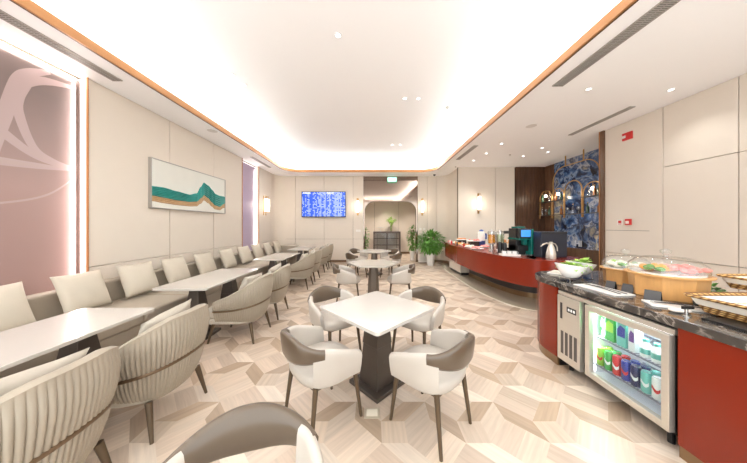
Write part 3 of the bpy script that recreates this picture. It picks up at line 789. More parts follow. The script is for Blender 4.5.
# ------------------------------------------------------------------ upholstered shells
def upath(a, bb, c, N, p=2.3):
    P = []
    for k in range(21): P.append((a, c*(1-k/20)))
    for k in range(1, 61):
        th = PI*k/60; cs, sn = math.cos(th), math.sin(th)
        P.append((a*math.copysign(abs(cs)**(2/p), cs), -bb*abs(sn)**(2/p)))
    for k in range(1, 21): P.append((-a, c*k/20))
    D = [0]
    for q, w in zip(P, P[1:]): D.append(D[-1]+math.dist(q, w))
    out = []
    j = 0
    for i in range(N+1):
        s_ = D[-1]*i/N
        while j < len(D)-2 and D[j+1] < s_: j += 1
        u = (s_-D[j])/(D[j+1]-D[j]); out.append((P[j][0]*(1-u)+P[j+1][0]*u, P[j][1]*(1-u)+P[j+1][1]*u))
    res = []
    for i, q in enumerate(out):
        a_ = out[max(i-1,0)]; c_ = out[min(i+1,N)]; tx, ty = c_[0]-a_[0], c_[1]-a_[1]; l = math.hypot(tx, ty)
        res.append((q[0], q[1], ty/l, -tx/l, i/N))
    # outward normal: make it point away from centre
    fin = []
    for x, y, nx, ny, s_ in res:
        if nx*x+ny*(y-.02) < 0: nx, ny = -nx, -ny
        fin.append((x, y, nx, ny, s_))
    return fin
def sweep(mb, pts, sec):
    loops = []
    for x, y, nx, ny, s_ in pts: loops.append([(x+nx*o, y+ny*o, z) for o, z in sec(s_)])
    mb.loft(loops, cap=True)
sm = lambda u: max(0, min(1, u))**2*(3-2*max(0, min(1, u)))
# --- barrel armchair: faces +y
def barrel():
    t = thing('barrel_armchair', '', 'armchair', (0,0,0), 0, 'pleated barrel armchairs at the bench tables')
    N = 448
    P = upath(.37, .40, .17, N, 2.5)
    f = lambda s_: 1-abs(2*s_-1)                    # 0 at arm fronts, 1 at back centre
    rim = lambda s_: .60+.265*sm(f(s_)*1.15)-.05*math.exp(-f(s_)*22)
    bz = lambda s_: .445+.065*sm(f(s_)*1.1)
    flare = lambda z: -.075*(1-min(1, (z-.25)/.55))**1.3
    pl = lambda s_, amp: amp*(abs(math.sin(PI*s_*56)))**.55
    def up(s_):
        z0 = bz(s_)+.012; z1 = rim(s_); A = []
        for k in range(7):
            z = z0+(z1-.03-z0)*k/6; A.append((flare(z)+pl(s_, .012)*(1-.8*(k/6)**4)+.012*math.sin(PI*k/6), z))
        A += [(flare(z1)+.004, z1-.012), (-.022, z1), (-.052, z1-.004), (-.066, z1-.022)]
        for k in range(3): A.append((-.075-.01*k, z1-.05-(z1-.05-.42)*(k+1)/3))
        return A
    b = MB(); sweep(b, P, up); b.build('upper_shell', 'chairfab', t, smooth=True, angle=60)
    def lo(s_):
        z1 = bz(s_)-.012; z0 = .245+.02*(1-f(s_)); A = []
        A.append((-.12, z0+.004))
        for k in range(6):
            u = k/5; z = z0+(z1-z0)*u; A.append((flare(z)+pl(s_, .012)*(u**.5)-.03*(1-u)**3, z))
        A += [(-.09, z1), (-.13, z1)]
        return A
    b = MB(); sweep(b, P, lo); b.build('lower_shell', 'chairfab', t, smooth=True, angle=60)
    def bd(s_):
        z = bz(s_); o = flare(z); return [(o+.012, z-.012), (o+.016, z), (o+.012, z+.012), (-.1, z+.012), (-.1, z-.012)]
    b = MB(); sweep(b, P, bd); b.build('trim_band', 'bandm', t, smooth=True, angle=40)
    poly = [(x*.80, y*.80+.01) for x, y, *_ in P[::16]][1:-1]; poly = [(.285,.30),(.295,.24)]+poly+[(-.295,.24),(-.285,.30),(-.22,.345),(0,.355),(.22,.345)]
    b = MB(); b.prism(poly, .265, .33); b.build('seat_base', 'seatfab', t, smooth=True, bevel=.012)
    b = MB(); b.prism([(x*.985, y*.985) for x, y in poly], .332, .455); b.build('seat_cushion', 'seatfab', t, smooth=True, bevel=.035, seg=4)
    for sx, sy in ((1,1),(1,-1),(-1,1),(-1,-1)):
        MB().cyl((sx*.22, sy*.24-.01, .265), (sx*.255, sy*.30-.01, 0), .024, .012, 10).build('leg', 'bronze', t, smooth=True)
    return t
ch0 = barrel()
lp = pillow_mb(.48, .38, .15)
cy = [1.16, 1.94, 3.33, 4.10, 5.92, 6.70, 7.97, 8.76]
lab = ['pleated barrel armchair nearest the camera, cut by the left edge of the photo', 'pleated barrel armchair at the far half of the nearest bench table', 'pleated barrel armchair at the near half of the second bench table',
       'pleated barrel armchair at the far half of the second bench table', 'pleated barrel armchair at the near half of the third bench table', 'pleated barrel armchair at the far half of the third bench table',
       'pleated barrel armchair at the near half of the farthest bench table', 'farthest pleated barrel armchair, at the far half of the last bench table']
XC = -1.86
for k, y in enumerate(cy):
    rz = R(90)+R([2, -3, 0, 2, 0, -2, 0, 0][k])
    if k == 0: at(ch0, XC, y, 0, rz); ch0['label'] = lab[0]; c = ch0
    else: c = dup(ch0, (XC, y, 0), rz, lab[k])
lumb0 = lp.build('lumbar_pillow', 'seatfab', None, smooth=True, angle=180)
for k, y in enumerate(cy):
    o = lumb0 if k == 0 else lumb0.copy()
    if k: COL.objects.link(o)
    o.location = (XC+.13, y+[-.02,.02,0,.01,0,0,0,0][k], .67); o.rotation_euler = (R(16), R([6,-5,4,-4,3,-3,0,0][k]), R(90))
    tag(o, 'soft beige pillow in the armchair at the %s half of the %s bench table' % (['near','far'][k % 2], ['nearest','second','third','farthest'][k//2]), 'pillow', 'pillows in the barrel armchairs')

# --- dining armchair: faces +y
def dining():
    t = thing('dining_armchair', '', 'chair', (0,0,0), 0, 'cream and taupe dining armchairs')
    # seat
    pts = []
    for k in range(40):
        a = 2*PI*k/40; c, s_ = math.cos(a), math.sin(a)
        pts.append((.265*math.copysign(abs(c)**.72, c), .25*math.copysign(abs(s_)**.72, s_)+.01))
    b = MB(); b.loft([[(x*k1, (y-.01)*k1+.01, z) for x, y in pts] for k1, z in ((.86,.385),(.95,.395),(.99,.415),(1.0,.44),(.98,.462),(.92,.475),(.7,.482),(.3,.486))])
    b.build('seat', 'cream', t, smooth=True, angle=60)
    P = upath(.272, .275, .16, 120, 2.4)
    f = lambda s_: 1-abs(2*s_-1)
    # side pads: from arm front to the quarter of the back
    for side, rng in (('r', P[0:38]), ('l', P[-38:][::1])):
        fm = 37/120*2
        def sec(s_):
            u = f(s_)/fm                                # 0 front, 1 rear edge
            zt = .615+.085*sm(u); zb = .415+.01*u
            zt -= .03*math.exp(-u*10)
            A = [(-.02, zb), (.008, zb+.0), (.018, zb+.04)]
            for k in range(4): z = zb+.04+(zt-.03-zb-.04)*(k+1)/4; A.append((.020+.014*(k+1)/4, z))
            A += [(.026, zt-.008), (.008, zt), (-.008, zt-.008), (-.015, zt-.03), (-.022, (zb+zt)/2), (-.028, zb+.03)]
            return A
        b = MB(); sweep(b, rng, sec); b.build('side_pad', 'cream', t, smooth=True, angle=70)
    rng = P[30:91]
    def sec(s_):
        u = sm((f(s_)-.48)/.5)
        zt = .69+.07*u; zb = .60-.035*u; w = .030; th = .030
        return [(w, zb+.02), (w+.008, (zb+zt)/2), (w+.012, zt-.02), (w+.004, zt-.003), (w-.012, zt), (w-th-.002, zt-.012), (w-th-.006, (zb+zt)/2), (w-th, zb+.012), (w-th+.010, zb), (w-.010, zb)]
    b = MB(); sweep(b, rng, sec); b.build('backrest', 'taupe', t, smooth=True, angle=70)
    for sx, sy in ((1,1),(-1,1),(1,-1),(-1,-1)):
        o = MB().cyl((sx*.19, sy*.175, .40), (sx*.215, sy*.225, 0), .020, .0125, 10).build('leg', 'bronze', t, smooth=True)
    MB().box(-.2,.2,-.19,.19,.375,.395).build('seat_frame', 'bronze', t, bevel=.005)
    return t
dc0 = dining()
def face(x, y, tx, ty): return math.atan2(ty-y, tx-x)-PI/2
TA = (.05, 2.31); TB = (.03, 5.05); TC = (.07, 7.45)
chairs = [
 (.46, 1.86, R(43), 'dining armchair at the near right side of the closest square table'),
 (-.40, 1.92, R(-47), 'dining armchair at the near left side of the closest square table'),
 (-.44, 2.84, R(-138), 'dining armchair at the far left side of the closest square table'),
 (.55, 2.83, R(138), 'dining armchair at the far right side of the closest square table'),
 (-.455, .75, R(-164), 'dining armchair cut by the bottom edge of the photo, nearest the camera'),
 (-.50, 4.88, R(-84), 'dining armchair on the left of the middle hexagonal table'),
 (.58, 4.88, R(84), 'dining armchair on the right of the middle hexagonal table'),
 (-.46, 7.0, R(-50), 'dining armchair at the near left of the farthest hexagonal table'),
 (.56, 7.0, R(50), 'dining armchair at the near right of the farthest hexagonal table'),
 (-.46, 7.95, R(-140), 'dining armchair at the far left of the farthest hexagonal table'),
 (.60, 7.95, R(140), 'dining armchair at the far right of the farthest hexagonal table')]
for k, (x, y, rz, lb) in enumerate(chairs):
    if k == 0: at(dc0, x, y, 0, rz); dc0['label'] = lb
    else: dup(dc0, (x, y, 0), rz, lb)
# square tables
t = thing('square_table', 'closest square white dining table, turned cornerwise to the camera', 'table', (TA[0], TA[1], 0), R(44), 'square dining tables')
b = MB(); b.prism(rrect(-.405,.405,-.405,.405,.035), .722, .752); b.build('tabletop', 'stone', t, bevel=.004)
MB().frust((0,0), .25, .25, .035, .195, .195, .40).build('pedestal_foot', 'pedestal', t, bevel=.004)
MB().frust((0,0), .205, .205, .402, .15, .15, .70).build('pedestal_neck', 'pedestal', t, bevel=.004)
MB().box(-.16,.16,-.16,.16,.70,.722).build('mounting_plate', 'pedestal', t)
MB().box(-.195,.195,-.195,.195,0,.035).build('base_plate', 'pedestal', t, bevel=.005)
del t['group']
t = thing('hexagonal_table', 'middle white table with six sides, second from the camera', 'table', (TB[0], TB[1], 0), 0, 'six sided dining tables')
hx = lambda r_, a0=0: [(r_*math.cos(R(a0+60*k)), r_*math.sin(R(a0+60*k))) for k in range(6)]
b = MB(); b.prism(hx(.54), .722, .752); b.build('tabletop', 'stone', t, bevel=.004)
b = MB(); b.loft([[(x,y,z) for x, y in hx(q)] for q, z in ((.125,.035),(.118,.30),(.085,.70))]); b.build('pedestal', mat('pedestal_bronze', srgb(116, 104, 92), .3, .3), t, bevel=.003)
b = MB(); b.prism(hx(.14), .70, .722); b.build('mounting_plate', 'pedestal', t)
b = MB(); b.prism(hx(.27), 0, .035); b.build('base_plate', 'pedestal', t, bevel=.005)
dup(t, (TC[0], TC[1], 0), 0, 'farthest white table with six sides, in front of the arched doorway')
t = thing('floor_socket', 'small square metal floor socket in front of the closest square table', 'socket', (0.0, 1.94, 0), 0)
MB().box(-.065,.065,-.055,.055,0,.004).build('lid', 'socket', t, bevel=.002)
MB().box(-.045,.045,-.035,.035,.004,.006).build('inner_lid', 'brassline', t)

# ------------------------------------------------------------------ plants
def leaf_cluster(b, c, rx, rz_, n, ll, wl, seed):
    rnd = random.Random(seed)
    for _ in range(n):
        while True:
            p = Vector((rnd.uniform(-1,1), rnd.uniform(-1,1), rnd.uniform(-1,1)))
            if .25 < p.length < 1: break
        pos = Vector((c[0]+p.x*rx, c[1]+p.y*rx, c[2]+p.z*rz_))
        d = Vector((p.x, p.y, p.z*.5+rnd.uniform(-.5,.4))).normalized(); sdir = d.cross(Vector((0,0,1))).normalized(); nn = sdir.cross(d)
        l = ll*rnd.uniform(.7,1.25); w = wl*rnd.uniform(.8,1.2); fold = .25*w
        pts = [pos, pos+d*l*.35+sdir*w+nn*fold, pos+d*l*.75+sdir*w*.7-nn*.1*l+nn*fold, pos+d*l-nn*.25*l, pos+d*l*.75-sdir*w*.7-nn*.1*l+nn*fold, pos+d*l*.35-sdir*w+nn*fold, pos+d*l*.4, pos+d*l*.75-nn*.1*l]
        b.add(pts, [(0,1,6),(0,6,5),(1,2,7,6),(6,7,4,5),(2,3,7),(7,3,4)])
def potted(x, y, label, rp, hp, rf, z0, z1, n, seed, ll=.14, wl=.035):
    t = thing('potted_plant', label, 'plant', (x, y, 0))
    MB().lathe([(rp*.72,0),(rp*.78,.02),(rp,hp),(rp*.93,hp),(rp*.88,hp-.04)], n=28).build('pot', 'pot', t, smooth=True, angle=50)
    MB().lathe([(rp*.88,hp-.045),(.005,hp-.03)], n=20).build('soil', 'soil', t)
    b = MB(); rnd = random.Random(seed)
    for k in range(7):
        a = rnd.uniform(0, 2*PI); r = rf*.55*rnd.random()
        b.tube([(rp*.3*math.cos(a), rp*.3*math.sin(a), hp-.05), (r*.5*math.cos(a), r*.5*math.sin(a), (hp+z1)/2), (r*math.cos(a), r*math.sin(a), z1-.15)], .009, 6)
    b.build('stems', 'stem', t)
    b = MB(); leaf_cluster(b, (0,0,(z0+z1)/2), rf, (z1-z0)/2, n, ll, wl, seed); b.build('foliage', 'leaf', t)
potted(2.28, 9.15, 'big leafy green plant in a tapered white pot by the right of the arch', .17, .5, .50, .48, 1.30, 620, 3, .17, .045)
potted(1.80, 10.5, 'tall narrow green plant in a white pot just inside the right of the arch', .12, .42, .20, .42, 1.50, 240, 5, .13, .035)
potted(-.33, 10.5, 'tall narrow green plant just inside the left of the arch', .12, .42, .17, .40, 1.45, 200, 9, .13, .035)
t = thing('white_cabinet', 'low white box against the end wall left of the big plant', 'box', (2.11, 9.76, 0))
MB().box(-.17,.17,-.1,.1,.03,.36).build('body', 'wplastic', t, bevel=.006); MB().box(-.16,.16,-.09,.09,0,.03).build('foot', 'basebd', t)
# corridor console
t = thing('display_cabinet', 'dark metal and glass cabinet standing in the corridor beyond the arch', 'cabinet', (.79, 12.6, 0))
b = MB(); w = .72; d = .2; hh = 1.23
for x in (-w, w-.04): b.box(x, x+.04, -d, -d+.04, 0, hh); b.box(x, x+.04, d-.04, d, 0, hh)
b.box(-w,w,-d,d,hh-.04,hh); b.box(-w,w,-d,d,.12,.16); b.build('frame', 'cabm', t)
for s_ in (-1, 1):
    x0, x1 = (-w+.045, -.01) if s_ < 0 else (.01, w-.045)
    b = MB(); b.box(x0,x0+.03,-d-.01,-d+.01,.17,hh-.05); b.box(x1-.03,x1,-d-.01,-d+.01,.17,hh-.05); b.box(x0,x1,-d-.01,-d+.01,.17,.2); b.box(x0,x1,-d-.01,-d+.01,hh-.08,hh-.05)
    b.box(x0+.16,x0+.175,-d-.01,-d,.2,hh-.08) if s_ < 0 else b.box(x1-.175,x1-.16,-d-.01,-d,.2,hh-.08)
    b.box(x0,x1,-d-.01,-d,.52,.54); b.box(x0,x1,-d-.01,-d,.86,.88)
    o = b.build('door', 'cabm', t)
    MB().box(x0+.03,x1-.03,-d-.003,-d,.2,hh-.08).build('glass_pane', 'glass2', o)
for z in (.5, .85): MB().box(-w+.03,w-.03,-d+.02,d-.02,z,z+.02).build('shelf', 'bronze', t)
MB().box(-w+.02,w-.02,d-.03,d-.01,.16,hh-.04).build('back_panel', mat('cab_back', srgb(206, 190, 176), .5), t)
t = thing('flower_vase', 'clear vase of green stems on the dark corridor cabinet', 'vase', (1.02, 12.52, 1.23))
MB().lathe([(.05,0),(.06,.05),(.055,.3),(.07,.34),(.066,.34),(.05,.3),(.05,.02)], n=20).build('vase', 'glass', t, smooth=True)
b = MB(); rnd = random.Random(4)
for k in range(16):
    a = rnd.uniform(0, 2*PI); r = rnd.uniform(.08,.34); b.tube([(.02*math.cos(a),.02*math.sin(a),.03),(.04*math.cos(a),.04*math.sin(a),.33),(r*math.cos(a),r*math.sin(a)*.5,.55+rnd.uniform(-.03,.12))], .008, 5)
b.build('stems', 'leaf2', t)
b = MB(); leaf_cluster(b, (0,0,.60), .25, .09, 110, .1, .03, 8); b.build('blossoms', 'leaf2', t)
t = thing('cake_stand', 'small white pedestal dish on the left of the corridor cabinet', 'dish', (.47, 12.62, 1.23))
MB().lathe([(.07,0),(.015,.02),(.012,.2),(.2,.22),(.2,.235)], n=22).build('stand', 'porc', t, smooth=True, angle=40)

# ------------------------------------------------------------------ red bar
def offs(P, d):
    o_ = offset_path(P, d); return o_
bar = thing('bar_counter', 'long curved red lacquered bar along the back right', 'bar', (0,0,0))
back = [(4.1,5.6),(3.95,6.3),(3.7,7.3),(3.45,8.3),(3.42,8.9)]
back = [(4.02,4.6),(4.0,5.6),(3.75,7.0),(3.02,8.0),(2.98,8.72)]
def closed(P): return P+[back[4],back[3],back[2],back[1]]
front = BARS
split = [i for i, p in enumerate(front) if p[1] < 7.3][0]
def panel(P, z0, z1, name, m, th=.04):
    q = offset_path(P, th); b = MB()
    b.loft([[(a[0],a[1],z0),(a[0],a[1],z1),(c[0],c[1],z1),(c[0],c[1],z0)] for a, c in zip(P, q)]); return b.build(name, m, bar, smooth=True, angle=35)
panel(front[split:], .42, .905, 'front_panel', 'red')
far = offset_path(front[:split+1], .05)
panel(far, .42, .905, 'front_panel', 'red')
top = front; tp = closed(top)
b = MB(); b.prism(tp, .905, .93); b.build('countertop', 'red', bar, bevel=.006)
b = MB(); b.prism(closed(offset_path(front, .05)), .42, .45); b.build('underside', 'dark', bar)
bs = offset_path(front[split:], .52); 
cent = [(x, y) for x, y in bs]
base = smooth_path([(2.98,7.2),(3.0,6.4),(3.08,5.7),(3.2,5.25),(3.4,5.0),(3.6,4.95),(3.75,5.1)], 2)
b = MB(); q = offset_path(base, .2)
b.loft([[(a[0],a[1],.0),(a[0],a[1],.42),(c[0],c[1],.42),(c[0],c[1],.0)] for a, c in zip(base, q)]); b.build('recessed_base', 'dark', bar, smooth=True, angle=40)
b = MB(); bb_ = offset_path(base, -.015)
b.loft([[(a[0],a[1],.0),(a[0],a[1],.11),(c[0],c[1],.11),(c[0],c[1],.0)] for a, c in zip(bb_, base)]); b.build('kick_strip', 'kick', bar, smooth=True, angle=40)
MB().box(2.75,3.05,7.3,8.35,.08,.42).build('cream_plinth', 'wall', bar); MB().box(2.78,3.03,7.33,8.35,0,.08).build('plinth_foot', 'black', bar)
# things on the bar
ZB = .93
def on(name, lab, cat, x, y, rz=0, group=None, z=ZB): return thing(name, lab, cat, (x, y, z), rz, group)
t = on('drinks_machine', 'tall dark navy machine seen from behind on the near end of the bar', 'machine', 3.49, 4.70)
MB().box(-.25,.25,-.2,.02,.0,.5).build('body', 'navy', t, bevel=.012, seg=3); MB().box(-.245,.245,-.205,-.2,.46,.49).build('top_strip', 'black', t)
t = on('coffee_machine', 'coffee machine with teal sides and a blue touch screen', 'coffee machine', 3.16, 4.95, R(0))
MB().box(-.14,.06,-.10,.25,.10,.20).build('body_low', 'black', t); MB().box(-.14,.10,-.02,.25,.0,.56).build('body', 'black', t, bevel=.01)
MB().box(.06,.11,-.2,.25,.0,.55).build('side_panel', 'teal', t, bevel=.01); MB().box(-.16,.12,-.16,.25,.32,.36).build('teal_collar', 'teal', t, bevel=.008)
MB().box(-.17,.08,-.19,-.12,.37,.55).build('screen_housing', 'black', t, bevel=.006); MB().box(-.14,.05,-.194,-.19,.39,.53).build('screen', 'screen2', t)
MB().box(-.2,.12,-.22,.2,.0,.035).build('drip_tray', 'chrome', t, bevel=.005); MB().box(-.06,.02,-.14,-.06,.22,.32).build('spout', 'teal', t, bevel=.008)
MB().box(-.1,.08,.02,.22,.56,.60).build('bean_hopper', 'teal', t, bevel=.01)
t = on('steel_jug', 'tall steel coffee jug with a long curved spout in front of the navy machine', 'jug', 3.35, 4.40)
MB().lathe([(.078,0),(.082,.02),(.078,.1),(.058,.2),(.034,.26),(.03,.28),(.036,.3),(.02,.315)], n=24).build('body', 'steel', t, smooth=True)
b = MB(); b.tube([(-.03,0,.27),(-.08,0,.29),(-.14,0,.27),(-.19,0,.23)], .011, 8, [.016,.014,.012,.009]); b.build('spout', 'steel', t, smooth=True)
b = MB(); b.tube([(.03,0,.29),(.08,0,.275),(.115,0,.22),(.12,0,.14)], .009, 8); b.build('handle', 'steel', t, smooth=True)
# white tray with cups and black canisters
t = on('service_tray', 'white service tray left of the coffee machine', 'tray', 2.84, 4.86, R(-10))
MB().box(-.17,.17,-.11,.11,.0,.012).build('tray', 'plate', t, bevel=.004)
b = MB(); b.box(-.17,.17,-.11,-.1,.012,.035); b.box(-.17,.17,.1,.11,.012,.035); b.box(-.17,-.16,-.1,.1,.012,.035); b.box(.16,.17,-.1,.1,.012,.035); b.build('rim', 'plate', t)
def cup(x, y, z=ZB, s=1): 
    t = on('cup', '', 'cup', x, y, 0, 'cups on the bar', z); MB().lathe([(.025*s,0),(.036*s,.03*s),(.04*s,.07*s),(.036*s,.07*s),(.03*s,.02*s)], n=16).build('bowl', 'porc', t, smooth=True)
    b = MB(); b.tube([(.037*s,0,.06*s),(.062*s,0,.055*s),(.06*s,0,.03*s),(.034*s,0,.02*s)], .005*s, 6); b.build('handle', 'porc', t, smooth=True); return t
for x, y, lb in ((2.74,4.88,'white cup at the left end of the white service tray'), (2.84,4.86,'white cup in the middle of the white service tray'), (2.94,4.84,'white cup at the right end of the white service tray')): cup(x, y, ZB+.012, 1.1)['label'] = lb
cn = None
for k, (x, y, h_, lb) in enumerate(((2.84,5.22,.26,'black canister left of the white service tray'), (2.96,5.24,.24,'black canister directly behind the white service tray'), (3.02,5.42,.22,'black canister farthest back behind the white service tray'))):
    t = on('canister', lb, 'canister', x, y, 0, 'black canisters on the bar')
    MB().lathe([(.045,0),(.045,h_-.05),(.035,h_-.03)], n=16).build('body', 'black', t, smooth=True, angle=40); MB().lathe([(.036,h_-.03),(.036,h_)], n=16).build('lid', 'dark', t, smooth=True, angle=40)
# bread tray on riser
t = on('bread_riser', 'wooden riser with orange bread rolls in front of the walnut planks', 'food stand', 3.45, 5.9, R(-15))
MB().box(-.3,.3,-.14,.14,.18,.2).build('board', 'wood', t, bevel=.004)
for x in (-.27,.25): MB().box(x,x+.02,-.12,.12,0,.18).build('support', 'dark', t)
def blobs(parent, name, m, c, rx, ry, n, r, seed, zj=.01):
    rnd = random.Random(seed); b = MB()
    for _ in range(n): b.ell((c[0]+rnd.uniform(-rx,rx), c[1]+rnd.uniform(-ry,ry), c[2]+r*.6+rnd.uniform(0,zj)), r*rnd.uniform(1,1.5), r*rnd.uniform(.8,1.1), r*.7, 8, 5)
    return b.build(name, m, parent, smooth=True)
for k in range(5):
    t = on('bread_roll', ['bread roll at the left end of the wooden riser','second bread roll from the left on the wooden riser','middle bread roll on the wooden riser','second bread roll from the right on the wooden riser','bread roll at the right end of the wooden riser'][k], 'bread', 3.45+(-.24+k*.125)*math.cos(R(-15)), 5.9+(-.24+k*.125)*math.sin(R(-15)), R(20*k), 'bread rolls on the riser', ZB+.2)
    MB().ell((0,0,.035), .06, .042, .035, 12, 8).build('crust', 'bread' if k % 2 else 'peach', t, smooth=True)
# dispensers
def dispenser(x, y, fill, lab):
    t = on('drink_dispenser', lab, 'drink dispenser', x, y)
    MB().lathe([(.075,0),(.075,.02),(.05,.03),(.05,.16),(.08,.17)], n=20).build('stand', 'chrome', t, smooth=True, angle=40)
    MB().lathe([(.07,.172),(.088,.2),(.088,.46),(.084,.46),(.084,.2),(.066,.18)], n=24, cap=False).build('jar', 'glass', t, smooth=True)
    MB().lathe([(.06,.185),(.078,.2),(.078,.40)], n=20).build('drink', fill, t, smooth=True, angle=40)
    MB().lathe([(.09,.46),(.09,.475),(.02,.49),(.015,.52)], n=20).build('lid', 'chrome', t, smooth=True, angle=40)
    MB().cyl((0,-.08,.2),(0,-.13,.2),.012).build('tap', 'chrome', t)
dispenser(2.93, 5.75, 'orange', 'glass drink dispenser of orange juice on the bar')
dispenser(3.12, 5.72, mat('cucumber_water', srgb(206, 220, 180), .2), 'glass drink dispenser of pale green water on the bar')
# platters along the bar
spec = [(2.72,6.1,'salmon',.17,'oval platter of pink cold cuts nearest the drink dispensers'), (2.75,6.6,'rice',.16,'white platter of pale rolls, in the middle of the bar'),
        (2.80,7.05,'bread',.15,'white platter of brown pastries behind the pale rolls'), (3.15,6.55,'salmon',.15,'pink platter at the back edge of the bar'),
        (2.80,7.5,'peach',.14,'white platter of orange bites in front of the blue urn'), (2.86,8.0,'rice',.12,'small white platter at the far end of the bar'), (2.80,8.45,'salmon',.10,'last small platter at the tip of the bar'),
        (2.95,5.4,'porc',.09,'stack of small white plates left of the black canisters')]
for k, (x, y, m_, r, lb) in enumerate(spec):
    t = on('platter', lb, 'platter', x, y, 0, 'food platters on the bar')
    MB().lathe([(r*.6,0),(r*.65,.01),(r,.028),(r*.97,.032),(r*.6,.016)], n=28).build('plate', 'porc', t, smooth=True)
    blobs(t, 'food', m_, (0,0,.018), r*.55, r*.55, 16, .028, k+20, .03)
for k, (x, y, lb) in enumerate(((3.05,7.05,'white tiered riser in the middle of the bar'), (2.95,7.75,'white tiered riser toward the far end of the bar'))):
    t = on('tiered_riser', lb, 'food stand', x, y)
    MB().box(-.18,.18,-.12,.12,.15,.165).build('shelf', 'plate', t, bevel=.003); MB().box(-.13,.13,-.08,.08,0,.15).build('support', 'dark', t)
    for j in range(3): pass
    blobs(t, 'food', 'bread' if k else 'salmon', (0,0,.165), .14, .08, 14, .024, 50+k, .02)
t = on('water_urn', 'blue and white urn standing at the back of the bar', 'urn', 3.35, 7.2)
MB().lathe([(.11,0),(.12,.02),(.11,.14),(.13,.16)], n=20).build('base', 'blue', t, smooth=True, angle=40)
MB().lathe([(.10,.16),(.11,.3),(.09,.42),(.03,.45)], n=20).build('vessel', 'wplastic', t, smooth=True, angle=40)
MB().lathe([(.06,.44),(.07,.46),(.02,.5)], n=16).build('lid', 'blue', t, smooth=True); MB().box(.10,.16,-.03,.03,.2,.38).build('handle', 'blue', t, bevel=.01)
bt2 = None
rb = random.Random(3)
names = ['red','white','dark','brown','red','white']
mm = [M['redplastic'], M['wplastic'], M['dark'], M['bread'], M['redplastic'], M['wplastic']]
for k in range(6):
    x = 2.66+.05*(k % 2)+.0*k; y = 6.85+k*.27
    t = on('sauce_bottle', '%s sauce bottle standing %s the front edge of the bar' % (names[k], ['nearest on','second along','third along','fourth along','fifth along','farthest on'][k]), 'bottle', x+.02, y, 0, 'sauce bottles along the bar')
    MB().lathe([(.025,0),(.028,.06),(.015,.09),(.012,.11)], n=12).build('body', mm[k], t, smooth=True); MB().lathe([(.014,.11),(.014,.13)], n=10).build('cap', 'wplastic', t)

# ------------------------------------------------------------------ hanging brass rack
XR = 5.78
rk = thing('hanging_rack', 'brass arch rack hanging in front of the blue marble', 'rack', (XR, 6.75, H))
yw = 0
def archtube(y0, y1, zt, zb, name, r=.014, dx=.0):
    R_ = min((y1-y0)/2, .42); P = [(dx, y0-6.75, zb-H), (dx, y0-6.75, zt-R_-H)]
    for k in range(1, 9): a = R(90*k/9); P.append((dx, y0+R_-R_*math.cos(a)-6.75, zt-R_+R_*math.sin(a)-H))
    P.append((dx, y0+R_-6.75, zt-H)); P.append((dx, y1-R_-6.75, zt-H))
    for k in range(1, 9): a = R(90*k/9); P.append((dx, y1-R_+R_*math.sin(a)-6.75, zt-R_+R_*math.cos(a)-H))
    P += [(dx, y1-6.75, zt-R_-H), (dx, y1-6.75, zb-H)]
    Q = [P[0]]
    for p in P[1:]:
        if math.dist(p, Q[-1]) > .004: Q.append(p)
    b = MB(); b.tube(Q, r, 8); b.build(name, 'brasst', rk, smooth=True)
archtube(5.96, 7.50, 3.33, 2.3, 'large_arch')
archtube(6.47, 7.05, 2.84, 1.78, 'centre_arch', .016)
archtube(7.08, 7.52, 2.70, 1.78, 'side_arch')
archtube(7.55, 8.08, 2.70, 1.78, 'side_arch')
archtube(5.86, 6.43, 2.70, 1.78, 'side_arch')
for y in (6.42, 7.02): MB().cyl((0, y-6.75, 0), (0, y-6.75, 3.33-H), .018, n=10).build('hanger_rod', 'brasst', rk, smooth=True)
for z in (2.32, 1.88):
    for y0, y1 in ((5.88,6.41),(7.1,7.5),(7.57,8.06)):
        MB().box(-.1, .1, y0-6.75, y1-6.75, z-H-.008, z-H+.008).build('shelf', 'dark', rk)
    MB().box(-.1,.1,6.49-6.75,7.03-6.75,1.88-H-.008,1.88-H+.008).build('shelf', 'dark', rk) if z < 2 else None
k = 0
for y, side in ((6.15,'the arch beside the cream wall'), (7.3,'the arch left of the centre arch'), (7.82,'the leftmost arch')):
    t = thing('hanging_bulb', 'glowing round bulb in '+side, 'lamp', (XR, y, 2.68), 0, 'bulbs in the brass rack')
    MB().cyl((0,0,0),(0,0,-.10),.006).build('cord', 'brasst', t); MB().ell((0,0,-.15),.045,.045,.05,14,10).build('globe', 'bulb', t, smooth=True)
    l = bpy.data.lights.new('rack_bulb', 'POINT'); l.energy = 2.5; l.color = (1, .85, .65); l.shadow_soft_size = .05
    lo = bpy.data.objects.new('rack_bulb', l); COL.objects.link(lo); lo.location = (XR-.1, y, 2.48)
bm_ = [mat('bottle_green', srgb(30, 60, 40), .1, coat=.4), mat('bottle_amber', srgb(120, 70, 30), .1, coat=.4), M['glass']]
pos = [(5.98,2.33),(6.10,2.33),(6.25,2.33),(7.18,2.33),(7.40,2.33),(7.65,2.33),(7.95,2.33),(5.98,1.89),(6.14,1.89),(6.30,1.89),(6.58,1.89),(6.76,1.89),(6.94,1.89),(7.18,1.89),(7.40,1.89),(7.66,1.89),(7.82,1.89),(7.98,1.89)]
col3 = ['dark green', 'amber', 'clear']
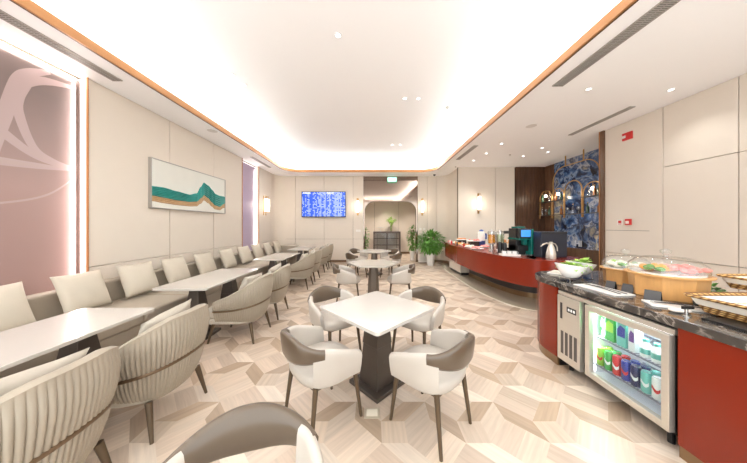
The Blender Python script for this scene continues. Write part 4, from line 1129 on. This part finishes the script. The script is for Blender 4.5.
for k, (y, z) in enumerate(pos):
    bay = 'the arch beside the cream wall' if y < 6.45 else 'the centre arch' if y < 7.06 else 'the arch left of centre' if y < 7.53 else 'the leftmost arch'
    inb = [q for q in pos if q[1] == z and (('a' if q[0] < 6.45 else 'b' if q[0] < 7.06 else 'c' if q[0] < 7.53 else 'd') == ('a' if y < 6.45 else 'b' if y < 7.06 else 'c' if y < 7.53 else 'd'))]
    od = sorted(inb, key=lambda q: -q[0]).index((y, z)); ordn = 'left' if od == 0 else ('right' if od == len(inb)-1 else 'middle')
    lev = 'upper' if z > 2 else 'lower'
    if z > 2 or k % 2:
        t = thing('liquor_bottle', '%s bottle, %s on the %s shelf of %s' % (col3[k % 3], ordn, lev, bay), 'bottle', (XR, y, z), 0, 'bottles on the brass rack')
        MB().lathe([(.036,0),(.038,.01),(.038,.15),(.014,.20),(.013,.26)], n=14).build('body', bm_[k % 3], t, smooth=True); MB().lathe([(.015,.26),(.015,.285)], n=10).build('cap', 'brasst', t)
    else:
        t = thing('wine_glass', 'stemmed glass, %s on the %s shelf of %s' % (ordn, lev, bay), 'glass', (XR, y, z), 0, 'stemmed glasses on the brass rack')
        MB().lathe([(.035,0),(.035,.004),(.005,.01),(.005,.08),(.03,.10),(.042,.14),(.036,.19),(.034,.19),(.04,.14),(.028,.105),(.002,.09)], n=16).build('glass_bowl', 'glass', t, smooth=True)
# letters on the slab
def text_obj(txt, size, ext, m, name):
    cu = bpy.data.curves.new('txt', 'FONT'); cu.body = txt; cu.size = size; cu.extrude = ext; cu.align_x = 'CENTER'
    o = bpy.data.objects.new('txt', cu); COL.objects.link(o); bpy.context.view_layer.update()
    me = bpy.data.meshes.new_from_object(o); bpy.data.objects.remove(o)
    me.materials.clear(); me.materials.append(M[m]); q = bpy.data.objects.new(name, me); COL.objects.link(q); return q
q = text_obj('HI', .26, .01, 'letter', 'wall_letters'); q.location = (6.10, 6.95, .93); q.rotation_euler = (R(90), 0, R(-90))
tag(q, 'white raised letters low on the blue marble wall', 'letters')

# ------------------------------------------------------------------ buffet counter and fridge
XF = 2.03; XB = 3.10; YE = 3.22
def cplan(o, r=.34):     # plan of the counter with rounded front end corner, o = inset from the front
    P = [(XF+o, -.6), (XF+o, YE-r-.1)]
    for k in range(1, 13): a = R(90*k/12); P.append((XF+o+r*1.15*(1-math.cos(a)), YE-o-r-.1+(r+.1)*math.sin(a)))
    P += [(XB, YE-o), (XB, -.6)]
    return P
bc = thing('buffet_counter', 'red buffet counter with a black marble top on the right', 'counter', (0,0,0))
b = MB(); b.prism(cplan(0), .868, .93); b.build('marble_top', 'blackstone', bc, bevel=.006)
def shell_part(P, z0, z1, name, m, th=.03):
    q = offset_path(P, -th); b = MB()
    b.loft([[(a[0],a[1],z0),(a[0],a[1],z1),(c[0],c[1],z1),(c[0],c[1],z0)] for a, c in zip(P, q)]); return b.build(name, m, bc, smooth=True, angle=35)
cp = cplan(.02)
endp = [(XF+.02, 2.61)]+[p for p in cp[1:-1]]
shell_part(endp, .095, .866, 'end_panel', 'red')
shell_part(cplan(.03)[1:-1] if False else [(XF+.03, 2.61)]+cplan(.03)[1:-1], 0, .095, 'end_kick', 'kick')
MB().box(XF+.02, XF+.05, -.6, 1.575, .085, .866).build('front_panel', 'red', bc)
MB().box(XF+.03, XF+.06, -.6, 1.575, 0, .085).build('front_kick', 'kick', bc)
MB().box(XB-.03, XB, -.6, YE-.03, 0, .866).build('back_panel', 'red', bc)
MB().box(XF+.05, XB-.03, 1.55, 1.575, 0, .866).build('partition', 'black', bc)
MB().box(XF+.05, XB-.03, 2.61, 2.63, 0, .866).build('partition', 'black', bc)
MB().box(XF+.04, XF+.72, 1.578, 2.606, .846, .866).build('top_rail', 'black', bc)
# fridge
fr = thing('undercounter_fridge', 'stainless undercounter fridge with a lit glass door, full of drinks', 'fridge', (XF+.03, 1.60, 0))
W_ = 1.0; D_ = .62
def fb(x0, x1, y0, y1, z0, z1, name, m, par=None, bev=.002): return MB().box(x0, x1, y0, y1, z0, z1).build(name, m, par or fr, bevel=bev)
fb(0, .03, 0, W_, .800, .838, 'top_strip', 'steel')
b = MB(); b.box(.03,D_,0,W_,.815,.838); b.box(.03,D_,0,.03,.11,.815); b.box(.03,D_,.66,.70,.11,.815); b.box(.03,D_,W_-.02,W_,.11,.815); b.box(.03,D_,.03,.66,.11,.14); b.box(D_-.02,D_,.03,.98,.11,.815); b.box(.03,D_,.70,.98,.11,.14)
b.build('cabinet', 'dark', fr)
b = MB(); b.box(D_-.05,D_-.022,.032,.658,.142,.813); b.box(.05,D_-.05,.032,.045,.142,.813); b.box(.05,D_-.05,.645,.658,.142,.813); b.box(.05,D_-.05,.045,.645,.142,.152); b.box(.05,D_-.05,.045,.645,.80,.813)
b.build('liner', 'fridgewhite', fr)
fb(.055,.07,.06,.63,.775,.795,'led_bar','ledw'); fb(.055,.065,.627,.64,.17,.77,'led_bar','ledw')
dr = MB(); dr.box(-.02,.025,.015,.06,.125,.792); dr.box(-.02,.025,.610,.655,.125,.792); dr.box(-.02,.025,.06,.610,.125,.175); dr.box(-.02,.025,.06,.610,.745,.792)
dro = dr.build('door', 'steel', fr, bevel=.003)
fb(-.004,.006,.06,.61,.175,.745,'glass_pane','glass2',dro,0)
b = MB(); b.box(.03,.048,.0,.015,.11,.79); b.build('door_gasket', 'black', fr)
cmp_ = fb(-.015,.03,.715,.992,.105,.795,'compressor_panel','steel')
b = MB()
for g0 in (.745,.80,.855,.91): b.box(-.017,-.0145,g0,g0+.035,.18,.42)
b.build('grille_slots', 'ventdark', cmp_)
fb(-.018,-.014,.755,.865,.645,.70,'control_display','black',cmp_,0)
b = MB()
for k in range(3): b.box(-.0195,-.0182,.765+k*.032,.785+k*.032,.66,.685)
b.build('digits', mat('display_digits', srgb(225,225,215), .4, emit=(1,1,.95,1), estr=.5), cmp_)
fb(-.019,-.014,.925,.950,.55,.72,'handle_recess','dark',cmp_,0)
for y in (.08, .92):
    for x in (.08, .52): MB().cyl((x,y,0),(x,y,.11),.02).build('foot', 'black', fr)
fb(.3,.31,.03,.98,.0,.11,'dark_back','black')
for zs in (.235, .505):
    b = MB()
    b.box(.05,.056,.05,.64,zs,zs+.012); b.box(.52,.526,.05,.64,zs,zs+.012)
    for k in range(24): b.box(.05,.526,.055+k*.025,.059+k*.025,zs+.004,zs+.009)
    b.build('wire_shelf', 'wire', fr)
l = bpy.data.lights.new('fridge_light', 'AREA'); l.shape = 'RECTANGLE'; l.size = .05; l.size_y = .5; l.energy = 4.5; l.color = (.92, .96, 1)
lo = bpy.data.objects.new('fridge_light', l); COL.objects.link(lo); lo.location = (XF+.03+.09, 1.60+.345, .785); lo.rotation_euler = (0, R(-15), 0)
l = bpy.data.lights.new('fridge_light', 'AREA'); l.shape = 'RECTANGLE'; l.size = .05; l.size_y = .5; l.energy = 3.2; l.color = (.92, .96, 1)
lo = bpy.data.objects.new('fridge_light', l); COL.objects.link(lo); lo.location = (XF+.03+.075, 1.60+.62, .46); lo.rotation_euler = (R(-80), 0, 0)
# drinks
FX, FY = XF+.03, 1.60
cm = {n: mat('can_'+n, srgb(*c), .3, .2, coat=.4) for n, c in dict(green=(60,170,80), red=(200,44,48), blue=(40,60,150), darkblue=(34,44,90), teal=(110,190,180), white=(232,240,240), purple=(110,80,150), lime=(150,205,70)).items()}
def can(x, y, z, c, lab, wave='white', grp='cans on the lower fridge shelf', h=.165, r=.032):
    t = thing('drink_can', lab, 'can', (x, y, z), 0, grp)
    MB().lathe([(r*.8,0),(r,.008),(r,h-.014),(r*.82,h-.002)], n=16).build('body', cm[c], t, smooth=True, angle=50)
    MB().lathe([(r*.84,h-.003),(r*.84,h),(r*.7,h-.003)], n=16).build('lid', 'chrome', t, smooth=True, angle=40)
    b = MB(); L = []
    for k in range(9):
        a = R(120+k*15); zz = h*.45+.014*math.sin(k*.8); L.append([(r*1.012*math.cos(a), r*1.012*math.sin(a), zz-.012), (r*1.012*math.cos(a), r*1.012*math.sin(a), zz+.014)])
    b.loft(L, cap=False, closed=False); b.build('label_print', cm[wave], t)
order = [('lime','red'),('green','white'),('red','white'),('blue','red'),('darkblue','white'),('teal','white'),('white','red'),('white','teal')]
ordn = ['first','second','third','fourth','fifth','sixth','seventh','eighth']
for row in range(2):
    for k, (c, w2) in enumerate(order):
        can(FX+.085+row*.075, FY+.60-k*.073, .2475, c, '%s can, %s from the left in the %s row of the lower fridge shelf' % (c if c != 'darkblue' else 'dark blue', ordn[k], 'front' if row == 0 else 'second'), w2)
def carton(x, y, z, w, d, h, c, c2, lab):
    t = thing('drink_carton', lab, 'carton', (x, y, z), 0, 'cartons on the upper fridge shelf')
    MB().box(-d/2,d/2,-w/2,w/2,0,h).build('body', cm[c], t, bevel=.003)
    b = MB(); P = [(-d/2-.001, -w/2+.006, h*.35), (-d/2-.001, w/2-.006, h*.35), (-d/2-.001, w/2-.006, h*.6), (-d/2-.001, w*.1, h*.78), (-d/2-.001, -w/2+.006, h*.7)]
    b.add(P, [(0,1,2,3,4)]); b.build('label_print', cm[c2], t)
carton(FX+.13, FY+.60, .518, .045, .07, .225, 'green', 'white', 'slim green carton at the left end of the upper fridge shelf')
carton(FX+.10, FY+.505, .518, .08, .07, .23, 'green', 'lime', 'green carton, second from the left on the upper fridge shelf')
carton(FX+.10, FY+.405, .518, .075, .07, .23, 'teal', 'blue', 'teal and blue carton in the middle of the upper fridge shelf')
carton(FX+.10, FY+.325, .518, .05, .07, .22, 'white', 'purple', 'white and purple carton right of the teal carton in the fridge')
for k in range(3):
    t = thing('yoghurt_bottle', ['left one of three white plastic bottles','middle one of three white plastic bottles','right one of three white plastic bottles'][k]+' on the upper fridge shelf', 'bottle', (FX+.09, FY+.245-k*.075, .518), 0, 'white bottles on the upper fridge shelf')
    MB().lathe([(.028,0),(.033,.01),(.033,.09),(.016,.115),(.016,.125)], n=18).build('body', cm['white'], t, smooth=True); MB().lathe([(.019,.122),(.019,.142)], n=14).build('cap', cm['teal'], t, smooth=True, angle=40)
    MB().lathe([(.0336,.03),(.0336,.07)], n=18, cap=False).build('label_print', cm['teal'], t, smooth=True)

# ---- food and ware on the buffet
def lettuce(parent, c, r, n, seed, m='leaf2', h=.03):
    b = MB(); leaf_cluster(b, c, r, h, n, .05, .02, seed); return b.build('salad_leaves', m, parent)
def bowl(x, y, rz, lab):
    t = thing('salad_bowl', lab, 'bowl', (x, y, .93), rz, 'white salad bowls on clear stands')
    b = MB()
    for sx, sy in ((-.08,-.06),(.08,-.06),(.08,.06),(-.08,.06)): b.cyl((sx,sy,0),(sx,sy,.07),.006,n=8)
    b.prism(rrect(-.1,.1,-.08,.08,.02), .0, .006); b.build('stand', 'glass', t)
    loops = []
    for rr, zz, in_ in ((.04,.045,0),(.075,.055,0),(.108,.10,0),(.154,.18,0),(.149,.183,0),(.102,.105,0),(.07,.07,0),(.03,.06,0)):
        loops.append([(rr*1.05*math.cos(2*PI*i/32), rr*.82*math.sin(2*PI*i/32), zz+(.022*math.cos(2*PI*i/32)*-1)*(zz-.05)/.13) for i in range(32)])
    b = MB(); b.loft(loops); b.build('dish', 'porc', t, smooth=True)
    b = MB(); leaf_cluster(b, (0,0,.17), .085, .03, 90, .06, .025, int(x*100)); b.build('salad_leaves', 'leaf2', t)
bowl(2.20, 2.60, R(8), 'white slanted salad bowl at the rounded end of the buffet')
bowl(2.47, 2.78, R(8), 'white slanted salad bowl behind the first one, next to the smaller wooden tub')
def dome_tub(x, y, r, z1, dome_h, lab, foods, seed):
    t = thing('domed_food_tub', lab, 'food tub', (x, y, .93), R(12))
    h = z1-.93
    n_ = 8
    P = [(r*math.cos(2*PI*(k+.5)/n_), r*math.sin(2*PI*(k+.5)/n_)) for k in range(n_)]
    b = MB(); b.loft([[(a*.94, c*.94, 0) for a, c in P], [(a, c, h-.012) for a, c in P]]); b.build('tub', 'wood', t, bevel=.004)
    MB().lathe([(r*1.09,h-.012),(r*1.10,h),(r*.99,h+.002)], n=48).build('rim_board', 'wood', t, smooth=True, angle=40)
    pr = [(r*.99,0),(r*1.0,.03),(r*.97,dome_h*.5),(r*.80,dome_h*.80),(r*.5,dome_h*.96),(.03,dome_h)]
    MB().lathe([(a, h+.004+z) for a, z in pr], n=48, cap=False).build('glass_dome', 'glass', t, smooth=True, angle=180)
    MB().lathe([(.016,h+dome_h),(.014,h+dome_h+.015),(.034,h+dome_h+.035),(.036,h+dome_h+.055),(.012,h+dome_h+.07)], n=20).build('dome_knob', 'glass', t, smooth=True)
    MB().lathe([(r*.92,h+.002),(r*.92,h+.014)], n=40).build('plate', 'porc', t)
    for k, (m_, cx_, cy_, rr, nn) in enumerate(foods):
        blobs(t, 'food', m_, (cx_, cy_, h+.014), rr, rr, nn, .028, seed+k, .035)
    return t
dome_tub(2.73, 2.53, .185, 1.09, .14, 'smaller wooden tub with pale rolls and greens under a glass dome', [('rice',0,0,.12,34),('leaf2',.0,.05,.07,8),('leaf',-.05,-.03,.06,6)], 60)
dome_tub(2.60, 2.08, .235, 1.13, .145, 'larger wooden tub with pink slices and orange fruit under a glass dome', [('salmon',.04,-.09,.09,24),('peach',-.02,.05,.09,22),('leaf',-.13,.0,.05,6)], 70)
def tray(x, y, rz, w, l, lab):
    t = thing('serving_tray', lab, 'tray', (x, y, .93), rz, 'white trays of tongs on the buffet')
    MB().box(-w/2,w/2,-l/2,l/2,.0,.012).build('plate', 'plate', t, bevel=.004)
    tg = thing('serving_tongs', 'dark serving tongs lying on the '+lab, 'tongs', (x, y, .942), rz)
    b = MB()
    b.tube([(-.03,-l*.4,.006),(-.012,0,.012),(-.004,l*.38,.008)], .004, 6); b.tube([(.03,-l*.4,.006),(.012,0,.014),(-.004,l*.38,.008)], .004, 6)
    b.ell((-.03,-l*.42,.006),.012,.025,.003); b.ell((.03,-l*.42,.006),.012,.025,.003); b.build('arms', 'dark', tg, smooth=True)
    b = MB(); b.cyl((-.004,l*.38,.008),(-.004,l*.43,.008),.007); b.build('hinge', 'chrome', tg)
tray(2.21, 2.26, R(3), .20, .40, 'long white tray in front of the smaller wooden tub')
tray(2.32, 1.79, R(60), .17, .32, 'white tray in front of the larger wooden tub')
t = thing('napkin_tray', 'flat white tray at the rounded tip of the buffet', 'tray', (2.42, 3.0, .93), R(35))
MB().box(-.09,.09,-.13,.13,0,.012).build('tray', 'plate', t, bevel=.004); MB().box(-.07,.07,-.1,.1,.012,.03).build('napkins', 'liner', t, bevel=.003)
def card(x, y, rz, lab, s=1):
    t = thing('menu_card', lab, 'card', (x, y, .93), rz, 'grey menu cards on the buffet')
    b = MB(); b.add([(-.04*s,-.025*s,0),(.04*s,-.025*s,0),(.04*s,0,.07*s),(-.04*s,0,.07*s),(-.04*s,-.022*s,0),(.04*s,-.022*s,0),(.04*s,.003,.07*s),(-.04*s,.003,.07*s)], [(0,1,2,3),(4,7,6,5),(0,3,7,4),(1,5,6,2),(3,2,6,7),(0,4,5,1)])
    b.build('face', 'grey', t)
    b = MB(); b.add([(-.04*s,.028*s,0),(.04*s,.028*s,0),(.04*s,.003,.07*s),(-.04*s,.003,.07*s),(-.04*s,.031*s,0),(.04*s,.031*s,0),(.04*s,.006,.07*s),(-.04*s,.006,.07*s)], [(3,2,1,0),(4,5,6,7),(0,4,7,3),(1,2,6,5),(3,7,6,2),(0,1,5,4)])
    b.build('back_leaf', 'black', t)
card(2.33, 1.95, R(-62), 'largest grey menu card, at the near left of the larger wooden tub', 1.15)
card(2.40, 2.20, R(-70), 'grey menu card in front of the smaller wooden tub, on the right')
card(2.40, 2.36, R(-70), 'grey menu card in front of the smaller wooden tub, on the left', .9)
for k, (x, y, lb) in enumerate(((2.50,1.79,'black sauce pot beside the near right of the larger tub'), (2.58,1.76,'black sauce pot between the larger tub and the wicker basket'))):
    t = thing('sauce_pot', lb, 'pot', (x, y, .93), 0, 'black sauce pots on the buffet')
    MB().lathe([(.03,0),(.036,.03),(.034,.045),(.03,.045),(.026,.02)], n=18).build('pot', 'black', t, smooth=True); MB().tube([(0,0,.03),(.03,.02,.075)], .004).build('spoon', 'dark', t)
# baskets
def basket(x0, x1, y0, y1, z0, z1, lab, r=.05, tilt=0):
    cx_, cy_ = (x0+x1)/2, (y0+y1)/2
    t = thing('wicker_basket', lab, 'basket', (cx_, cy_, z0)); t.rotation_euler = (0, R(tilt), 0)
    a, c = (x1-x0)/2, (y1-y0)/2; h = z1-z0
    def loop(k, z): return [(x*k, y*k, z) for x, y in rrect(-a, a, -c, c, r, 6)]
    b = MB(); b.loft([loop(.84,.0), loop(.90,h*.45), loop(.87,h*.45), loop(.80,.006)]); b.build('wicker_body', 'wicker', t, smooth=True, angle=40)
    b = MB(); b.loft([loop(.905,h*.42), loop(.955,h*.80), loop(.93,h*.80), loop(.87,h*.42), loop(.5,h*.3), loop(.1,h*.3)]); b.build('cloth_liner', 'liner', t, smooth=True, angle=40)
    b = MB(); n_ = 160; RL = []
    base_ = rrect(-a, a, -c, c, r, 10); m_ = len(base_)
    L = [[(x*q, y*q, z) for q, z in ((.955,h*.80),(1.0,h*.82),(1.02,h*.92),(1.0,h),(.955,h*.98),(.93,h*.86))] for x, y in base_]
    L.append(L[0]); b.loft(L, cap=False); b.build('braided_rim', 'wicker', t, smooth=True, angle=50)
    return t
basket(2.27, 2.95, .95, 1.73, .945, 1.06, 'wide wicker bread basket with a pale liner at the near right of the buffet')
for k, (x, y) in enumerate(((2.45,1.55),(2.62,1.5),(2.78,1.55),(2.5,1.35),(2.68,1.3))):
    pass
t = thing('display_stand', 'white stepped stand at the back of the buffet holding the upper basket', 'stand', (2.98, 1.72, .93))
MB().box(-.08,.08,-.28,.18,0,.006).build('foot', 'plate', t); MB().box(-.01,.02,-.12,.06,.006,.12).build('upright', 'plate', t, bevel=.003); MB().box(-.1,.12,-.3,.2,.12,.128).build('shelf', 'plate', t)
basket(2.80, 3.22, 1.30, 1.93, 1.058, 1.155, 'smaller wicker basket raised on the white stand at the back of the buffet')
t = thing('slate_tray', 'black slate tray under the wide wicker basket', 'tray', (2.50, 1.27, .93))
MB().box(-.33,.36,-.4,.28,0,.014).build('slate', 'black', t, bevel=.003)
t = thing('chrome_stand', 'small chrome card holder near the front edge of the buffet', 'holder', (2.14, 1.60, .93))
MB().lathe([(.022,0),(.022,.006),(.009,.01),(.009,.05),(.014,.055)], n=16).build('post', 'chrome', t, smooth=True, angle=40); MB().box(-.03,.05,-.006,.006,.05,.072).build('clip', 'black', t, bevel=.003)
t = thing('oval_dish', 'small white oval dish beside the wide wicker basket', 'dish', (2.36, 1.63, .9441))
t.location = (2.20, 1.68, .93)
MB().lathe([(.03,0),(.05,.008),(.055,.014),(.03,.006)], n=24, sx=1.2, sy=.8).build('dish', 'porc', t, smooth=True)
t = thing('greens_bowl', 'low white bowl of green leaves behind the wide wicker basket', 'bowl', (2.95, 2.04, .93))
MB().lathe([(.04,0),(.07,.03),(.08,.05),(.075,.05),(.03,.015)], n=24).build('dish', 'porc', t, smooth=True)
b = MB(); leaf_cluster(b, (0,0,.06), .06, .03, 60, .05, .02, 77); b.build('salad_leaves', 'leaf', t)

# ------------------------------------------------------------------ world, camera
w = bpy.data.worlds.new('world'); S.world = w; w.use_nodes = True
w.node_tree.nodes['Background'].inputs[0].default_value = (.93, .98, 1, 1); w.node_tree.nodes['Background'].inputs[1].default_value = 2.4
cam = bpy.data.cameras.new('camera'); co = bpy.data.objects.new('camera', cam); COL.objects.link(co); S.camera = co
co.location = (0, 0, 1.55); co.rotation_euler = (R(90), 0, 0)
cam.sensor_width = 36; cam.lens = 235/747*36; cam.shift_y = -6/747; cam.shift_x = 1.5/747; cam.clip_start = .02
vs_ = S.view_settings; vs_.view_transform = 'Standard'; vs_.look = 'None'; vs_.gamma = 1; vs_.use_curve_mapping = False; vs_.exposure = .48
